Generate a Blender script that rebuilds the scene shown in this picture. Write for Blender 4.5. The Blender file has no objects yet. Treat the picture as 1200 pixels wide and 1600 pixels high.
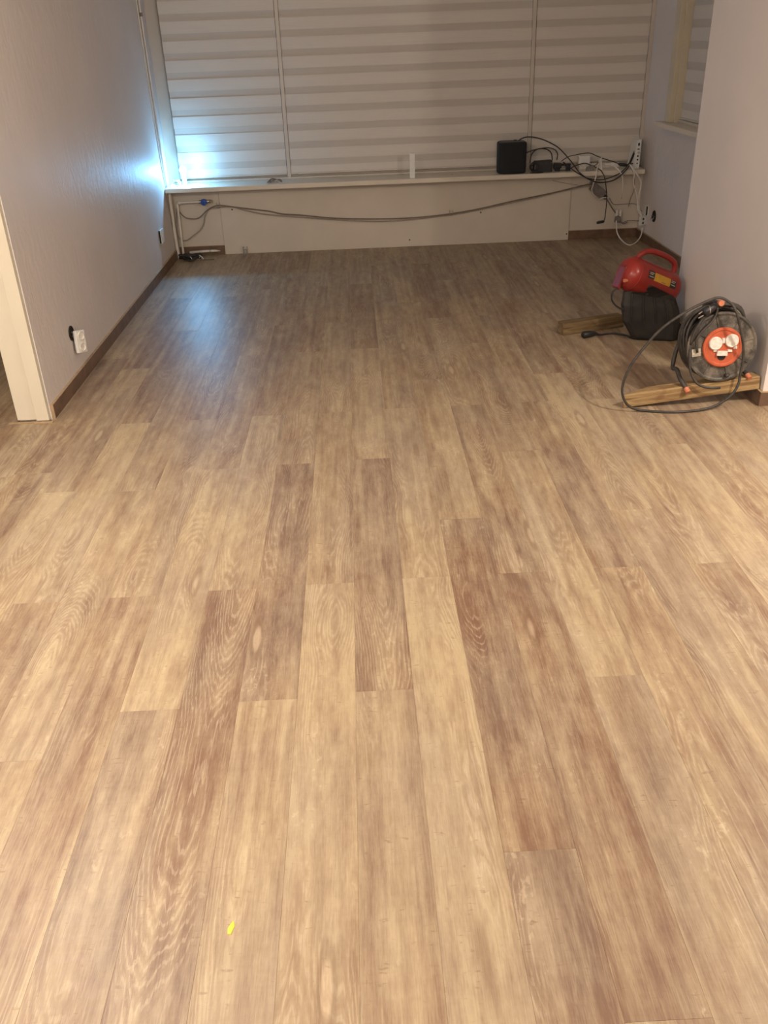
import bpy, bmesh, math, random
from mathutils import Vector, Matrix

S = bpy.context.scene
C = S.collection
PI = math.pi

# ------------------------------------------------------------------ camera
cam_d = bpy.data.cameras.new('camera')
cam = bpy.data.objects.new('camera', cam_d)
C.objects.link(cam)
FPX, PITCH, YAW, ROLL, CAMH = 1358.226, 0.500652, 0.0194425, -0.0382813, 1.63165
fwd = Vector((math.sin(YAW) * math.cos(PITCH), math.cos(YAW) * math.cos(PITCH), -math.sin(PITCH)))
rgt = Vector((math.cos(YAW), -math.sin(YAW), 0))
upv = rgt.cross(fwd)
r2 = math.cos(ROLL) * rgt + math.sin(ROLL) * upv
u2 = -math.sin(ROLL) * rgt + math.cos(ROLL) * upv
cam.matrix_world = Matrix(((r2.x, u2.x, -fwd.x, 0), (r2.y, u2.y, -fwd.y, 0),
                           (r2.z, u2.z, -fwd.z, CAMH), (0, 0, 0, 1)))
cam_d.sensor_fit = 'VERTICAL'
cam_d.sensor_height = 36.0
cam_d.sensor_width = 27.0
cam_d.lens = FPX / 1600 * 36.0
cam_d.clip_start = 0.02
S.camera = cam

# ------------------------------------------------------------------ world, exposure
S.view_settings.view_transform = 'Standard'
S.view_settings.look = 'None'
S.view_settings.gamma = 1.0
S.view_settings.use_curve_mapping = False
S.view_settings.exposure = 0.58
W = bpy.data.worlds.new('night')
S.world = W
W.use_nodes = True
W.node_tree.nodes['Background'].inputs[0].default_value = (0.010, 0.012, 0.018, 1)
W.node_tree.nodes['Background'].inputs[1].default_value = 1.0

# ------------------------------------------------------------------ unseen room lamps, plus added floor spots and a rear fill
def point_lamp(name, x, y, power, size=0.035, col=(1.0, 0.875, 0.735), z=2.0):
    d = bpy.data.lights.new(name, 'POINT')
    d.energy = power
    d.color = col
    d.shadow_soft_size = size
    o = bpy.data.objects.new(name, d)
    o.location = (x, y, z)
    C.objects.link(o)
    return o
def floor_spot(name, x, y, power, cone=125, size=0.035, col=(1.0, 0.875, 0.735), z=2.0):
    """added downward spot beside an unseen lamp, brightens the near floor"""
    d = bpy.data.lights.new(name, 'SPOT')
    d.energy = power
    d.color = col
    d.spot_size = math.radians(cone)
    d.spot_blend = 1.0
    d.shadow_soft_size = size
    o = bpy.data.objects.new(name, d)
    o.location = (x, y, z)
    C.objects.link(o)
    return o
point_lamp('unseen_lamp', -1.45, 2.35, 42)
floor_spot('added_floor_spot', -1.45, 2.45, 62)
point_lamp('unseen_lamp', 2.40, 2.35, 50)
floor_spot('added_floor_spot', 2.40, 2.45, 100, 140)
point_lamp('unseen_lamp', -1.00, 0.35, 40)
floor_spot('added_floor_spot', -1.00, 0.45, 34)
point_lamp('unseen_lamp', 0.3, -1.4, 40)  # added fill behind the camera, brightens the far blinds and walls

# ------------------------------------------------------------------ helpers
def link(o, parent=None):
    C.objects.link(o)
    if parent is not None:
        o.parent = parent
    return o

def obj(name, bm, mat, parent=None, smooth=False, loc=None):
    me = bpy.data.meshes.new(name)
    bmesh.ops.recalc_face_normals(bm, faces=bm.faces)
    bm.to_mesh(me)
    bm.free()
    if smooth:
        for p in me.polygons:
            p.use_smooth = True
    if mat is not None:
        me.materials.append(mat)
    o = bpy.data.objects.new(name, me)
    link(o, parent)
    if loc is not None:
        o.location = loc
    return o

def thing(name, label, cat, loc=(0, 0, 0), group=None):
    o = bpy.data.objects.new(name, None)
    o.empty_display_size = 0.05
    link(o)
    o.location = loc
    o['label'] = label
    o['category'] = cat
    if group:
        o['group'] = group
    return o

def tag(o, label, cat, group=None):
    o['label'] = label
    o['category'] = cat
    if group:
        o['group'] = group
    return o

def struct(o, label=None):
    o['kind'] = 'structure'
    if label:
        o['label'] = label
    return o

def box(x0, x1, y0, y1, z0, z1, bm=None, bev=0.0, seg=2):
    bm = bm or bmesh.new()
    vs = [bm.verts.new(p) for p in ((x0, y0, z0), (x1, y0, z0), (x1, y1, z0), (x0, y1, z0),
                                    (x0, y0, z1), (x1, y0, z1), (x1, y1, z1), (x0, y1, z1))]
    fs = [bm.faces.new([vs[i] for i in f]) for f in
          ((3, 2, 1, 0), (4, 5, 6, 7), (0, 1, 5, 4), (1, 2, 6, 5), (2, 3, 7, 6), (3, 0, 4, 7))]
    if bev > 0:
        es = list({e for f in fs for e in f.edges})
        bmesh.ops.bevel(bm, geom=es, offset=bev, segments=seg, profile=0.6, affect='EDGES')
    return bm

def hexa(pts, bm=None, bev=0.0, seg=2):
    """eight corners: bottom four counter-clockwise, then top four"""
    bm = bm or bmesh.new()
    vs = [bm.verts.new(p) for p in pts]
    fs = [bm.faces.new([vs[i] for i in f]) for f in
          ((3, 2, 1, 0), (4, 5, 6, 7), (0, 1, 5, 4), (1, 2, 6, 5), (2, 3, 7, 6), (3, 0, 4, 7))]
    if bev > 0:
        es = list({e for f in fs for e in f.edges})
        bmesh.ops.bevel(bm, geom=es, offset=bev, segments=seg, profile=0.6, affect='EDGES')
    return bm

def spline(pts, n=6, closed=False):
    P = [Vector(p) for p in pts]
    out = []
    m = len(P)
    rng = m if closed else m - 1
    for i in range(rng):
        if closed:
            a, b, c, d = P[(i - 1) % m], P[i], P[(i + 1) % m], P[(i + 2) % m]
        else:
            a = P[i - 1] if i > 0 else P[0] * 2 - P[1]
            b, c = P[i], P[i + 1]
            d = P[i + 2] if i + 2 < m else P[-1] * 2 - P[-2]
        for k in range(n):
            t = k / n
            out.append(0.5 * ((2 * b) + (c - a) * t + (2 * a - 5 * b + 4 * c - d) * t * t
                              + (3 * b - a - 3 * c + d) * t ** 3))
    if not closed:
        out.append(P[-1].copy())
    return out

def tube(pts, r, sides=8, bm=None, closed=False, radii=None):
    bm = bm or bmesh.new()
    P = [Vector(p) for p in pts]
    m = len(P)
    rings = []
    t0 = (P[1] - P[0]).normalized()
    nrm = t0.orthogonal().normalized()
    for i in range(m):
        if closed:
            t = (P[(i + 1) % m] - P[i - 1])
        else:
            t = P[min(i + 1, m - 1)] - P[max(i - 1, 0)]
        if t.length < 1e-9:
            t = t0
        t = t.normalized()
        nrm = nrm - t * nrm.dot(t)
        if nrm.length < 1e-6:
            nrm = t.orthogonal()
        nrm.normalize()
        b = t.cross(nrm)
        rr = radii[i] if radii else r
        rings.append([bm.verts.new(P[i] + (nrm * math.cos(2 * PI * k / sides) + b * math.sin(2 * PI * k / sides)) * rr)
                      for k in range(sides)])
    last = m if closed else m - 1
    for i in range(last):
        A, B = rings[i], rings[(i + 1) % m]
        for k in range(sides):
            bm.faces.new((A[k], A[(k + 1) % sides], B[(k + 1) % sides], B[k]))
    if not closed:
        bm.faces.new(rings[0][::-1])
        bm.faces.new(rings[-1])
    return bm

def lathe(prof, M=None, sides=32, bm=None):
    """prof: (radius, height) along local z; M: matrix"""
    bm = bm or bmesh.new()
    M = M or Matrix.Identity(4)
    rings = []
    for r, h in prof:
        if r < 1e-6:
            rings.append([bm.verts.new(M @ Vector((0, 0, h)))])
        else:
            rings.append([bm.verts.new(M @ Vector((r * math.cos(2 * PI * k / sides), r * math.sin(2 * PI * k / sides), h)))
                          for k in range(sides)])
    for A, B in zip(rings, rings[1:]):
        for k in range(sides):
            k2 = (k + 1) % sides
            if len(A) == 1 and len(B) == 1:
                continue
            if len(A) == 1:
                bm.faces.new((A[0], B[k2], B[k]))
            elif len(B) == 1:
                bm.faces.new((A[k], A[k2], B[0]))
            else:
                bm.faces.new((A[k], A[k2], B[k2], B[k]))
    return bm

def frame_mat(origin, zdir, xhint=(1, 0, 0)):
    z = Vector(zdir).normalized()
    x = Vector(xhint)
    if abs(x.normalized().dot(z)) > 0.98:
        x = Vector((0, 1, 0))
    x = (x - z * x.dot(z)).normalized()
    y = z.cross(x)
    o = Vector(origin)
    return Matrix(((x.x, y.x, z.x, o.x), (x.y, y.y, z.y, o.y), (x.z, y.z, z.z, o.z), (0, 0, 0, 1)))

# ------------------------------------------------------------------ materials
class NT:
    def __init__(self, name):
        self.m = bpy.data.materials.new(name)
        self.m.use_nodes = True
        self.t = self.m.node_tree
        self.b = self.t.nodes['Principled BSDF']
    def n(self, typ, **kw):
        nd = self.t.nodes.new('ShaderNode' + typ)
        for k, v in kw.items():
            setattr(nd, k, v)
        return nd
    def l(self, a, b):
        self.t.links.new(a, b)
    def val(self, sock, v):
        if hasattr(v, 'is_linked') or isinstance(v, bpy.types.NodeSocket):
            self.l(v, sock)
        else:
            sock.default_value = v
    def math(self, op, a, b=None, c=None, clamp=False):
        nd = self.n('Math', operation=op, use_clamp=clamp)
        self.val(nd.inputs[0], a)
        if b is not None:
            self.val(nd.inputs[1], b)
        if c is not None:
            self.val(nd.inputs[2], c)
        return nd.outputs[0]
    def vec(self, x, y, z):
        nd = self.n('CombineXYZ')
        for i, v in enumerate((x, y, z)):
            self.val(nd.inputs[i], v)
        return nd.outputs[0]
    def noise(self, v, scale, detail=3, rough=0.55, dist=0.0):
        nd = self.n('TexNoise')
        self.l(v, nd.inputs['Vector'])
        nd.inputs['Scale'].default_value = scale
        nd.inputs['Detail'].default_value = detail
        nd.inputs['Roughness'].default_value = rough
        nd.inputs['Distortion'].default_value = dist
        return nd.outputs['Fac']
    def ramp(self, v, p0, p1, a=0.0, b=1.0):
        nd = self.n('MapRange', clamp=True)
        nd.interpolation_type = 'SMOOTHSTEP'
        self.val(nd.inputs[0], v)
        nd.inputs[1].default_value = p0
        nd.inputs[2].default_value = p1
        nd.inputs[3].default_value = a
        nd.inputs[4].default_value = b
        return nd.outputs[0]
    def mix(self, f, a, b, mode='MIX'):
        nd = self.n('Mix', data_type='RGBA', blend_type=mode)
        self.val(nd.inputs[0], f)
        for s, v in ((nd.inputs[6], a), (nd.inputs[7], b)):
            if isinstance(v, tuple):
                s.default_value = (*v, 1)
            else:
                self.l(v, s)
        return nd.outputs[2]
    def bump(self, h, strength, dist=0.002):
        nd = self.n('Bump')
        nd.inputs['Strength'].default_value = strength
        nd.inputs['Distance'].default_value = dist
        self.l(h, nd.inputs['Height'])
        self.l(nd.outputs[0], self.b.inputs['Normal'])
    def base(self, v):
        if isinstance(v, tuple):
            self.b.inputs['Base Color'].default_value = (*v, 1)
        else:
            self.l(v, self.b.inputs['Base Color'])
    def rough(self, v):
        self.val(self.b.inputs['Roughness'], v)

def simple(name, col, rough=0.5, var=0.12, scale=30.0, metal=0.0, bump=0.0, bscale=200.0, spec=0.5):
    t = NT(name)
    co = t.n('TexCoord').outputs['Object']
    f = t.noise(co, scale, 3)
    d = tuple(c * (1 - var) for c in col)
    e = tuple(min(1, c * (1 + var)) for c in col)
    t.base(t.mix(t.ramp(f, 0.3, 0.7), d, e))
    t.rough(rough)
    t.b.inputs['Metallic'].default_value = metal
    t.b.inputs['Specular IOR Level'].default_value = spec
    if bump > 0:
        t.bump(t.noise(co, bscale, 2), bump)
    return t.m

def wood_floor():
    t = NT('oak_laminate')
    co = t.n('TexCoord').outputs['Object']
    sp = t.n('SeparateXYZ')
    t.l(co, sp.inputs[0])
    x, y = sp.outputs[0], sp.outputs[1]
    seed = t.n('Attribute', attribute_type='OBJECT', attribute_name='seed').outputs['Fac']
    tone = t.n('Attribute', attribute_type='OBJECT', attribute_name='tone').outputs['Fac']
    s = t.math('MULTIPLY', seed, 97.0)
    # knots
    vx = t.vec(t.math('MULTIPLY', x, 8.0), t.math('MULTIPLY', y, 1.5), s)
    vo = t.n('TexVoronoi', voronoi_dimensions='3D', feature='F1')
    t.l(vx, vo.inputs['Vector'])
    vo.inputs['Scale'].default_value = 0.75
    kd = vo.outputs['Distance']
    # ring figure: slices through a wandering heartwood axis
    wob = t.noise(t.vec(0.0, t.math('MULTIPLY', y, 0.5), s), 1.0, 2)
    dep = t.noise(t.vec(7.0, t.math('MULTIPLY', y, 0.55), t.math('ADD', s, 3.1)), 1.0, 2)
    wrp = t.noise(t.vec(t.math('MULTIPLY', x, 16.0), t.math('MULTIPLY', y, 1.5), s), 1.0, 3, 0.6)
    cx = t.math('ADD', x, t.math('MULTIPLY', t.math('SUBTRACT', wob, 0.5), 0.22))
    dd = t.math('MULTIPLY', t.math('SUBTRACT', dep, 0.28), 0.42)
    r = t.math('SQRT', t.math('ADD', t.math('MULTIPLY', cx, cx), t.math('MULTIPLY', dd, dd)))
    r = t.math('ADD', r, t.math('MULTIPLY', wrp, 0.034))
    kinf = t.ramp(kd, 0.0, 0.34, 1.0, 0.0)
    r = t.math('ADD', r, t.math('MULTIPLY', kinf, 0.022))
    ring = t.math('SINE', t.math('MULTIPLY', r, 1050.0))
    ring2 = t.math('SINE', t.math('MULTIPLY', r, 173.0))
    figmask = t.ramp(t.noise(t.vec(t.math('MULTIPLY', x, 5.0), t.math('MULTIPLY', y, 1.1), t.math('ADD', s, 9.0)), 1.0, 2), 0.50, 0.60)
    # fibres, saw marks, blotches
    fib = t.noise(t.vec(t.math('MULTIPLY', x, 300.0), t.math('MULTIPLY', y, 14.0), s), 1.0, 4, 0.75)
    lines = t.math('MULTIPLY', t.ramp(ring, 0.45, 0.95), t.math('MULTIPLY', t.math('MULTIPLY_ADD', figmask, 0.8, 0.06), t.ramp(fib, 0.36, 0.56, 0.15, 1.0)))
    saw = t.noise(t.vec(t.math('MULTIPLY', x, 9.0), t.math('MULTIPLY', y, 70.0), s), 1.0, 3, 0.7)
    blo = t.noise(t.vec(t.math('MULTIPLY', x, 11.0), t.math('MULTIPLY', y, 2.0), t.math('ADD', s, 20.0)), 1.0, 4, 0.6)
    stripe = t.noise(t.vec(t.math('MULTIPLY', x, 38.0), t.math('MULTIPLY', y, 0.9), t.math('ADD', s, 31.0)), 1.0, 2, 0.5)
    mot = t.noise(t.vec(t.math('MULTIPLY', x, 26.0), t.math('MULTIPLY', y, 9.0), t.math('ADD', s, 40.0)), 1.0, 4, 0.7)
    hue = t.noise(t.vec(t.math('MULTIPLY', x, 4.0), t.math('MULTIPLY', y, 1.2), t.math('ADD', s, 50.0)), 1.0, 2)
    g = t.math('ADD', tone, t.math('MULTIPLY', t.math('SUBTRACT', blo, 0.5), 1.15))
    g = t.math('ADD', g, t.math('MULTIPLY', t.math('SUBTRACT', stripe, 0.5), 1.0))
    g = t.math('ADD', g, t.math('MULTIPLY', t.math('SUBTRACT', fib, 0.5), 1.1))
    g = t.math('ADD', g, t.math('MULTIPLY', t.math('SUBTRACT', saw, 0.5), 0.16))
    g = t.math('ADD', g, t.math('MULTIPLY', t.math('SUBTRACT', mot, 0.5), 1.0))
    g = t.math('ADD', g, t.math('MULTIPLY', ring2, 0.07), clamp=True)
    dark = t.mix(t.ramp(hue, 0.35, 0.65), DARK_A, DARK_B)
    lite = t.mix(t.ramp(hue, 0.35, 0.65), LITE_A, LITE_B)
    c = t.mix(g, dark, lite)
    c = t.mix(t.math('MULTIPLY', lines, 0.36), c, (0.58, 0.475, 0.345))
    # dark pores along the figure
    pore = t.math('MULTIPLY', t.ramp(ring, -0.4, -1.0), t.math('MULTIPLY', figmask, t.ramp(fib, 0.42, 0.6)))
    c = t.mix(t.math('MULTIPLY', pore, 0.42), c, (0.20, 0.115, 0.065))
    # knot hearts: a pale filled heart with a dark rim
    rim = t.math('MULTIPLY', t.ramp(kd, 0.15, 0.11), t.ramp(kd, 0.05, 0.09))
    c = t.mix(t.math('MULTIPLY', rim, 0.35), c, (0.17, 0.10, 0.06))
    c = t.mix(t.math('MULTIPLY', t.ramp(kd, 0.09, 0.05), 0.36), c, (0.60, 0.47, 0.33))
    chip = t.noise(t.vec(t.math('MULTIPLY', x, 60.0), t.math('MULTIPLY', y, 34.0), t.math('ADD', s, 70.0)), 1.0, 3, 0.65)
    c = t.mix(t.math('MULTIPLY', t.math('MULTIPLY', t.ramp(chip, 0.56, 0.66), t.ramp(blo, 0.52, 0.68)), 0.26), c, (0.70, 0.57, 0.42))
    nick = t.noise(t.vec(t.math('MULTIPLY', x, 30.0), t.math('MULTIPLY', y, 110.0), t.math('ADD', s, 90.0)), 1.0, 2, 0.6)
    c = t.mix(t.math('MULTIPLY', t.math('MULTIPLY', t.ramp(nick, 0.60, 0.68), t.ramp(mot, 0.50, 0.64)), 0.45), c, (0.17, 0.105, 0.065))
    t.base(c)
    t.rough(t.math('MULTIPLY_ADD', saw, 0.18, 0.33))
    t.b.inputs['Specular IOR Level'].default_value = 0.40
    h = t.math('MULTIPLY', fib, 0.5)
    h = t.math('ADD', h, t.math('MULTIPLY', saw, 0.7))
    h = t.math('ADD', h, t.math('MULTIPLY', blo, 1.2))
    t.bump(h, 0.22, 0.0022)
    return t.m

DARK_A, DARK_B = (0.202, 0.115, 0.074), (0.184, 0.117, 0.083)
LITE_A, LITE_B = (0.455, 0.357, 0.226), (0.424, 0.335, 0.232)
M_FLOOR = wood_floor()

def wallpaper(name, col, rough=0.5, streak=True):
    t = NT(name)
    co = t.n('TexCoord').outputs['Object']
    f = t.noise(co, 1.6, 3)
    t.base(t.mix(t.ramp(f, 0.35, 0.65), tuple(c * 0.97 for c in col), tuple(min(1, c * 1.02) for c in col)))
    t.rough(rough)
    t.b.inputs['Specular IOR Level'].default_value = 0.27
    fine = t.noise(co, 260.0, 2)
    sp = t.n('SeparateXYZ')
    t.l(co, sp.inputs[0])
    v = t.vec(t.math('MULTIPLY', sp.outputs[0], 9.0), t.math('MULTIPLY', sp.outputs[1], 16.0), t.math('MULTIPLY', sp.outputs[2], 7.0))
    big = t.noise(v, 1.0, 4, 0.6, 1.2)
    t.bump(t.math('ADD', t.math('MULTIPLY', fine, 0.25), t.math('MULTIPLY', big, 2.2 if streak else 0.4)), 0.45 if streak else 0.25, 0.004)
    return t.m

M_WALL = wallpaper('lilac_grey_wallpaper', (0.735, 0.680, 0.660))
M_PIER = wallpaper('lilac_grey_wallpaper_matt', (0.715, 0.665, 0.645), 0.6, False)
M_CEIL = simple('white_ceiling_paint', (0.78, 0.76, 0.72), 0.8, 0.03, 2.0)
M_PANEL = simple('cream_painted_board', (0.68, 0.61, 0.52), 0.5, 0.03, 3.0)
M_SILL = simple('cream_gloss_paint', (0.74, 0.67, 0.56), 0.32, 0.03, 4.0)
M_CASING = simple('cream_white_casing_paint', (0.74, 0.69, 0.57), 0.35, 0.02, 3.0)
M_FRAME = simple('cream_window_paint', (0.62, 0.55, 0.47), 0.4, 0.04, 4.0)
M_FRAMEY = simple('yellowed_cream_window_paint', (0.68, 0.60, 0.45), 0.4, 0.04, 4.0)
M_SKIRT = simple('brown_skirting_foil', (0.165, 0.098, 0.062), 0.45, 0.2, 14.0)
M_SKIRTTOP = simple('raw_mdf_edge', (0.42, 0.30, 0.18), 0.7, 0.1, 30.0)
M_SUB = simple('plywood_underlay', (0.22, 0.15, 0.10), 0.8, 0.1, 5.0)
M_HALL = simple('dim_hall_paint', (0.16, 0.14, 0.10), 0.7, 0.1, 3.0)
M_WHITE = simple('white_plastic', (0.80, 0.80, 0.78), 0.3, 0.03, 20.0)
M_WHITEC = simple('white_cable_sheath', (0.82, 0.78, 0.72), 0.45, 0.06, 20.0)
M_GREYC = simple('grey_cable_sheath', (0.20, 0.155, 0.125), 0.5, 0.1, 20.0)
M_GREYL = simple('grey_light_cable_sheath', (0.36, 0.31, 0.26), 0.5, 0.1, 20.0)
M_BLACKC = simple('black_cable_sheath', (0.022, 0.019, 0.018), 0.5, 0.15, 40.0)
M_BLACK = simple('black_plastic', (0.020, 0.020, 0.022), 0.45, 0.2, 30.0)
M_HOLE = simple('dark_cavity', (0.02, 0.016, 0.013), 0.9, 0.1, 20.0)
M_FABRIC = simple('black_speaker_cloth', (0.014, 0.015, 0.017), 0.85, 0.2, 400.0, bump=0.4, bscale=900.0)
M_METAL = simple('zinc_metal', (0.45, 0.42, 0.40), 0.35, 0.15, 40.0, metal=0.9)
M_PIPE = simple('white_enamelled_pipe', (0.78, 0.73, 0.65), 0.3, 0.04, 12.0)
M_BLUE = simple('blue_plastic_valve', (0.02, 0.09, 0.42), 0.35, 0.15, 30.0)
M_RED = simple('red_enamel', (0.29, 0.026, 0.020), 0.28, 0.12, 14.0)
M_REDD = simple('faded_red_plastic', (0.20, 0.022, 0.018), 0.4, 0.15, 14.0)
M_DARKBODY = simple('dusty_black_housing', (0.022, 0.019, 0.017), 0.6, 0.35, 12.0, bump=0.2, bscale=60.0)
M_YELLOW = simple('yellow_print', (0.55, 0.30, 0.03), 0.45, 0.1, 30.0)
M_YBIT = simple('bright_yellow_scrap', (0.85, 0.68, 0.06), 0.5, 0.05, 60.0)
M_GREYPRINT = simple('pale_grey_print', (0.42, 0.36, 0.32), 0.5, 0.1, 60.0)
M_ORANGE = simple('orange_plastic', (0.50, 0.105, 0.045), 0.42, 0.12, 24.0)
M_TIP = simple('faded_orange_rubber', (0.56, 0.19, 0.10), 0.6, 0.15, 50.0)
M_RUBBER = simple('dusty_rubber_cable', (0.045, 0.039, 0.034), 0.55, 0.3, 35.0)
M_SOCKETW = simple('dirty_white_plastic', (0.74, 0.70, 0.64), 0.4, 0.12, 60.0)
M_PAPER = simple('grubby_paper_label', (0.42, 0.38, 0.30), 0.7, 0.3, 90.0)
M_CHROME = simple('bright_metal', (0.7, 0.68, 0.66), 0.2, 0.05, 30.0, metal=1.0)
M_GREYBRICK = simple('grey_plastic', (0.22, 0.19, 0.18), 0.45, 0.15, 30.0)

def dusty_disc():
    t = NT('dusty_black_disc')
    co = t.n('TexCoord').outputs['Object']
    f = t.noise(co, 13.0, 6, 0.75)
    g = t.noise(co, 70.0, 3, 0.7)
    a = t.math('MULTIPLY', t.ramp(f, 0.35, 0.7), t.math('MULTIPLY_ADD', g, 1.0, 0.25), clamp=True)
    t.base(t.mix(a, (0.035, 0.031, 0.027), (0.26, 0.22, 0.175)))
    t.rough(t.ramp(f, 0.3, 0.7, 0.4, 0.75))
    return t.m
M_DISC = dusty_disc()

def pine(name='sawn_pine', k_=1.0):
    t = NT(name)
    co = t.n('TexCoord').outputs['Object']
    sp = t.n('SeparateXYZ')
    t.l(co, sp.inputs[0])
    v = t.vec(t.math('MULTIPLY', sp.outputs[0], 2.2), t.math('MULTIPLY', sp.outputs[1], 34.0), t.math('MULTIPLY', sp.outputs[2], 34.0))
    f = t.noise(v, 1.0, 4, 0.6, 1.0)
    g = t.noise(v, 5.0, 3, 0.6)
    b = t.noise(co, 9.0, 3)
    k = t.math('ADD', t.math('MULTIPLY', f, 0.7), t.math('MULTIPLY', g, 0.3))
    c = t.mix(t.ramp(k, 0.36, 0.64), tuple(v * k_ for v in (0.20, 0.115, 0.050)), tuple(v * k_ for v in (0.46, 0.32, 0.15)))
    c = t.mix(t.ramp(b, 0.58, 0.75, 0.0, 0.6), c, (0.17, 0.085, 0.035))
    t.base(c)
    t.rough(0.65)
    t.bump(f, 0.3, 0.002)
    return t.m
M_PINE = pine()
M_PINED = pine('shade_darkened_pine', 0.55)  # pine with the second beam's shade put into its colour

def blind_fabric(name, col, trans, thru=0.0):
    t = NT(name)
    co = t.n('TexCoord').outputs['Object']
    sp = t.n('SeparateXYZ')
    t.l(co, sp.inputs[0])
    w1 = t.math('SINE', t.math('MULTIPLY', sp.outputs[2], 2600.0))
    slub = t.noise(t.vec(t.math('MULTIPLY', sp.outputs[0], 5.0), t.math('MULTIPLY', sp.outputs[1], 5.0), t.math('MULTIPLY', sp.outputs[2], 500.0)), 1.0, 2)
    c = t.mix(t.ramp(slub, 0.3, 0.7), tuple(v * 0.95 for v in col), col)
    t.base(c)
    t.rough(0.85)
    t.b.inputs['Specular IOR Level'].default_value = 0.15
    out = t.t.nodes['Material Output']
    tr = t.n('BsdfTranslucent')
    t.l(c, tr.inputs['Color'])
    m1 = t.n('MixShader')
    m1.inputs[0].default_value = trans
    t.l(t.b.outputs[0], m1.inputs[1])
    t.l(tr.outputs[0], m1.inputs[2])
    last = m1
    if thru > 0:
        tp = t.n('BsdfTransparent')
        m2 = t.n('MixShader')
        m2.inputs[0].default_value = thru
        t.l(m1.outputs[0], m2.inputs[1])
        t.l(tp.outputs[0], m2.inputs[2])
        last = m2
    t.l(last.outputs[0], out.inputs['Surface'])
    return t.m
M_BAND = blind_fabric('woven_blind_band', (0.82, 0.76, 0.69), 0.12)
M_SHEER = blind_fabric('sheer_blind_band', (0.75, 0.69, 0.62), 0.2, 0.02)

def glass():
    t = NT('window_glass')
    t.base((0.03, 0.035, 0.045))
    t.rough(0.03)
    t.b.inputs['Transmission Weight'].default_value = 0.6
    t.b.inputs['IOR'].default_value = 1.45
    return t.m
M_GLASS = glass()

def emission(name, col, strength):
    t = NT(name)
    t.b.inputs['Base Color'].default_value = (0.8, 0.8, 0.8, 1)
    t.b.inputs['Emission Color'].default_value = (*col, 1)
    t.b.inputs['Emission Strength'].default_value = strength
    return t.m
M_LED = emission('cold_white_led', (0.20, 0.60, 1.0), 46.0)
M_LENS = emission('cold_white_led_lens', (0.20, 0.56, 1.0), 1300.0)

# ------------------------------------------------------------------ setting
XL, XR, XP = -1.564, 2.48, 1.92
YF = 7.84          # far wall under the sill
YJ, YP0, YP1 = 4.11, 3.88, 5.176
CH = 2.60
PW, PL, PX0 = 0.165, 1.55, -0.06266

floor = struct(obj('floor', box(-3.6, 4.2, -2.6, 8.2, -0.06, -0.009), M_SUB))

bands = [(0.15, 3.88, [(-2.95, 3.3)]),
         (3.88, 4.11, [(-2.95, 1.92)]),
         (4.11, 5.176, [(-2.65, -1.74), (-1.564, 1.92)]),
         (5.176, 5.5, [(-2.65, -1.74), (-1.564, 2.48)]),
         (5.5, 7.84, [(-1.564, 2.48)])]
OFF = {-9: .386, -8: .189, -7: .912, -6: .17, -5: .92, -4: .342, -3: .934, -2: .359, -1: .941, 0: .376, 1: .952,
       2: 1.349, 3: .951, 4: .387, 5: .957, 6: 1.357, 7: .953, 8: .38, 9: .95, 10: 1.35}
TONE = {(-1, 2.0): .78, (-1, 3.0): .55, (-1, 5.0): .62, (-1, 6.5): .4, (-2, 2.5): .26, (-2, 1.0): .74, (-2, 4.0): .52, (-2, 6.0): .35,
        (-3, 1.5): .36, (-3, 3.0): .66, (-3, 5.0): .35, (-3, 7.0): .4, (-4, 3.0): .74, (-4, 1.0): .48, (-4, 4.0): .42, (-4, 6.0): .5,
        (-5, 1.5): .46, (-5, 3.0): .62, (-5, 5.0): .28, (-5, 7.0): .4, (-6, 4.0): .5, (-6, 2.0): .66, (-6, 1.0): .5, (-6, 6.0): .32,
        (-7, 1.5): .45, (-7, 3.0): .80, (-7, 4.5): .3, (-7, 6.5): .7, (-8, 4.0): .62, (-8, 2.5): .74, (-8, 5.5): .3,
        (-9, 4.0): .38, (-9, 3.0): .45, (0, 1.0): .62, (0, 3.0): .36, (0, 4.0): .66, (0, 6.0): .28,
        (1, 1.5): .86, (1, 3.0): .66, (1, 5.0): .5, (1, 6.5): .5, (2, 2.0): .24, (2, 1.0): .26, (2, 4.0): .62, (2, 5.0): .45,
        (3, 1.5): .34, (3, 3.0): .42, (3, 5.0): .56, (3, 7.0): .16, (4, 3.0): .68, (4, 1.0): .55, (4, 4.0): .5, (4, 6.0): .35,
        (5, 1.5): .48, (5, 3.0): .4, (5, 5.0): .5, (6, 2.0): .6, (6, 3.5): .70, (6, 5.0): .3, (7, 1.5): .42, (7, 3.0): .66, (7, 5.0): .5,
        (8, 2.5): .8, (8, 4.0): .55, (9, 3.0): .5, (10, 3.5): .6}
rnd = random.Random(11)
def plank_mesh(w, l):
    g, c, t = 0.0001, 0.0004, 0.0085
    a, b = w / 2 - g, l / 2 - g
    bm = bmesh.new()
    rings = []
    for (dx, z) in ((0, -t), (0, -c), (c, 0.0)):
        rings.append([bm.verts.new((sx * (a - dx), sy * (b - dx), z)) for sx, sy in ((-1, -1), (1, -1), (1, 1), (-1, 1))])
    for A, B in zip(rings, rings[1:]):
        for k in range(4):
            bm.faces.new((A[k], A[(k + 1) % 4], B[(k + 1) % 4], B[k]))
    bm.faces.new(rings[-1])
    me = bpy.data.meshes.new('plank')
    bmesh.ops.recalc_face_normals(bm, faces=bm.faces)
    bm.to_mesh(me)
    bm.free()
    me.materials.append(M_FLOOR)
    return me
pcache = {}
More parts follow.
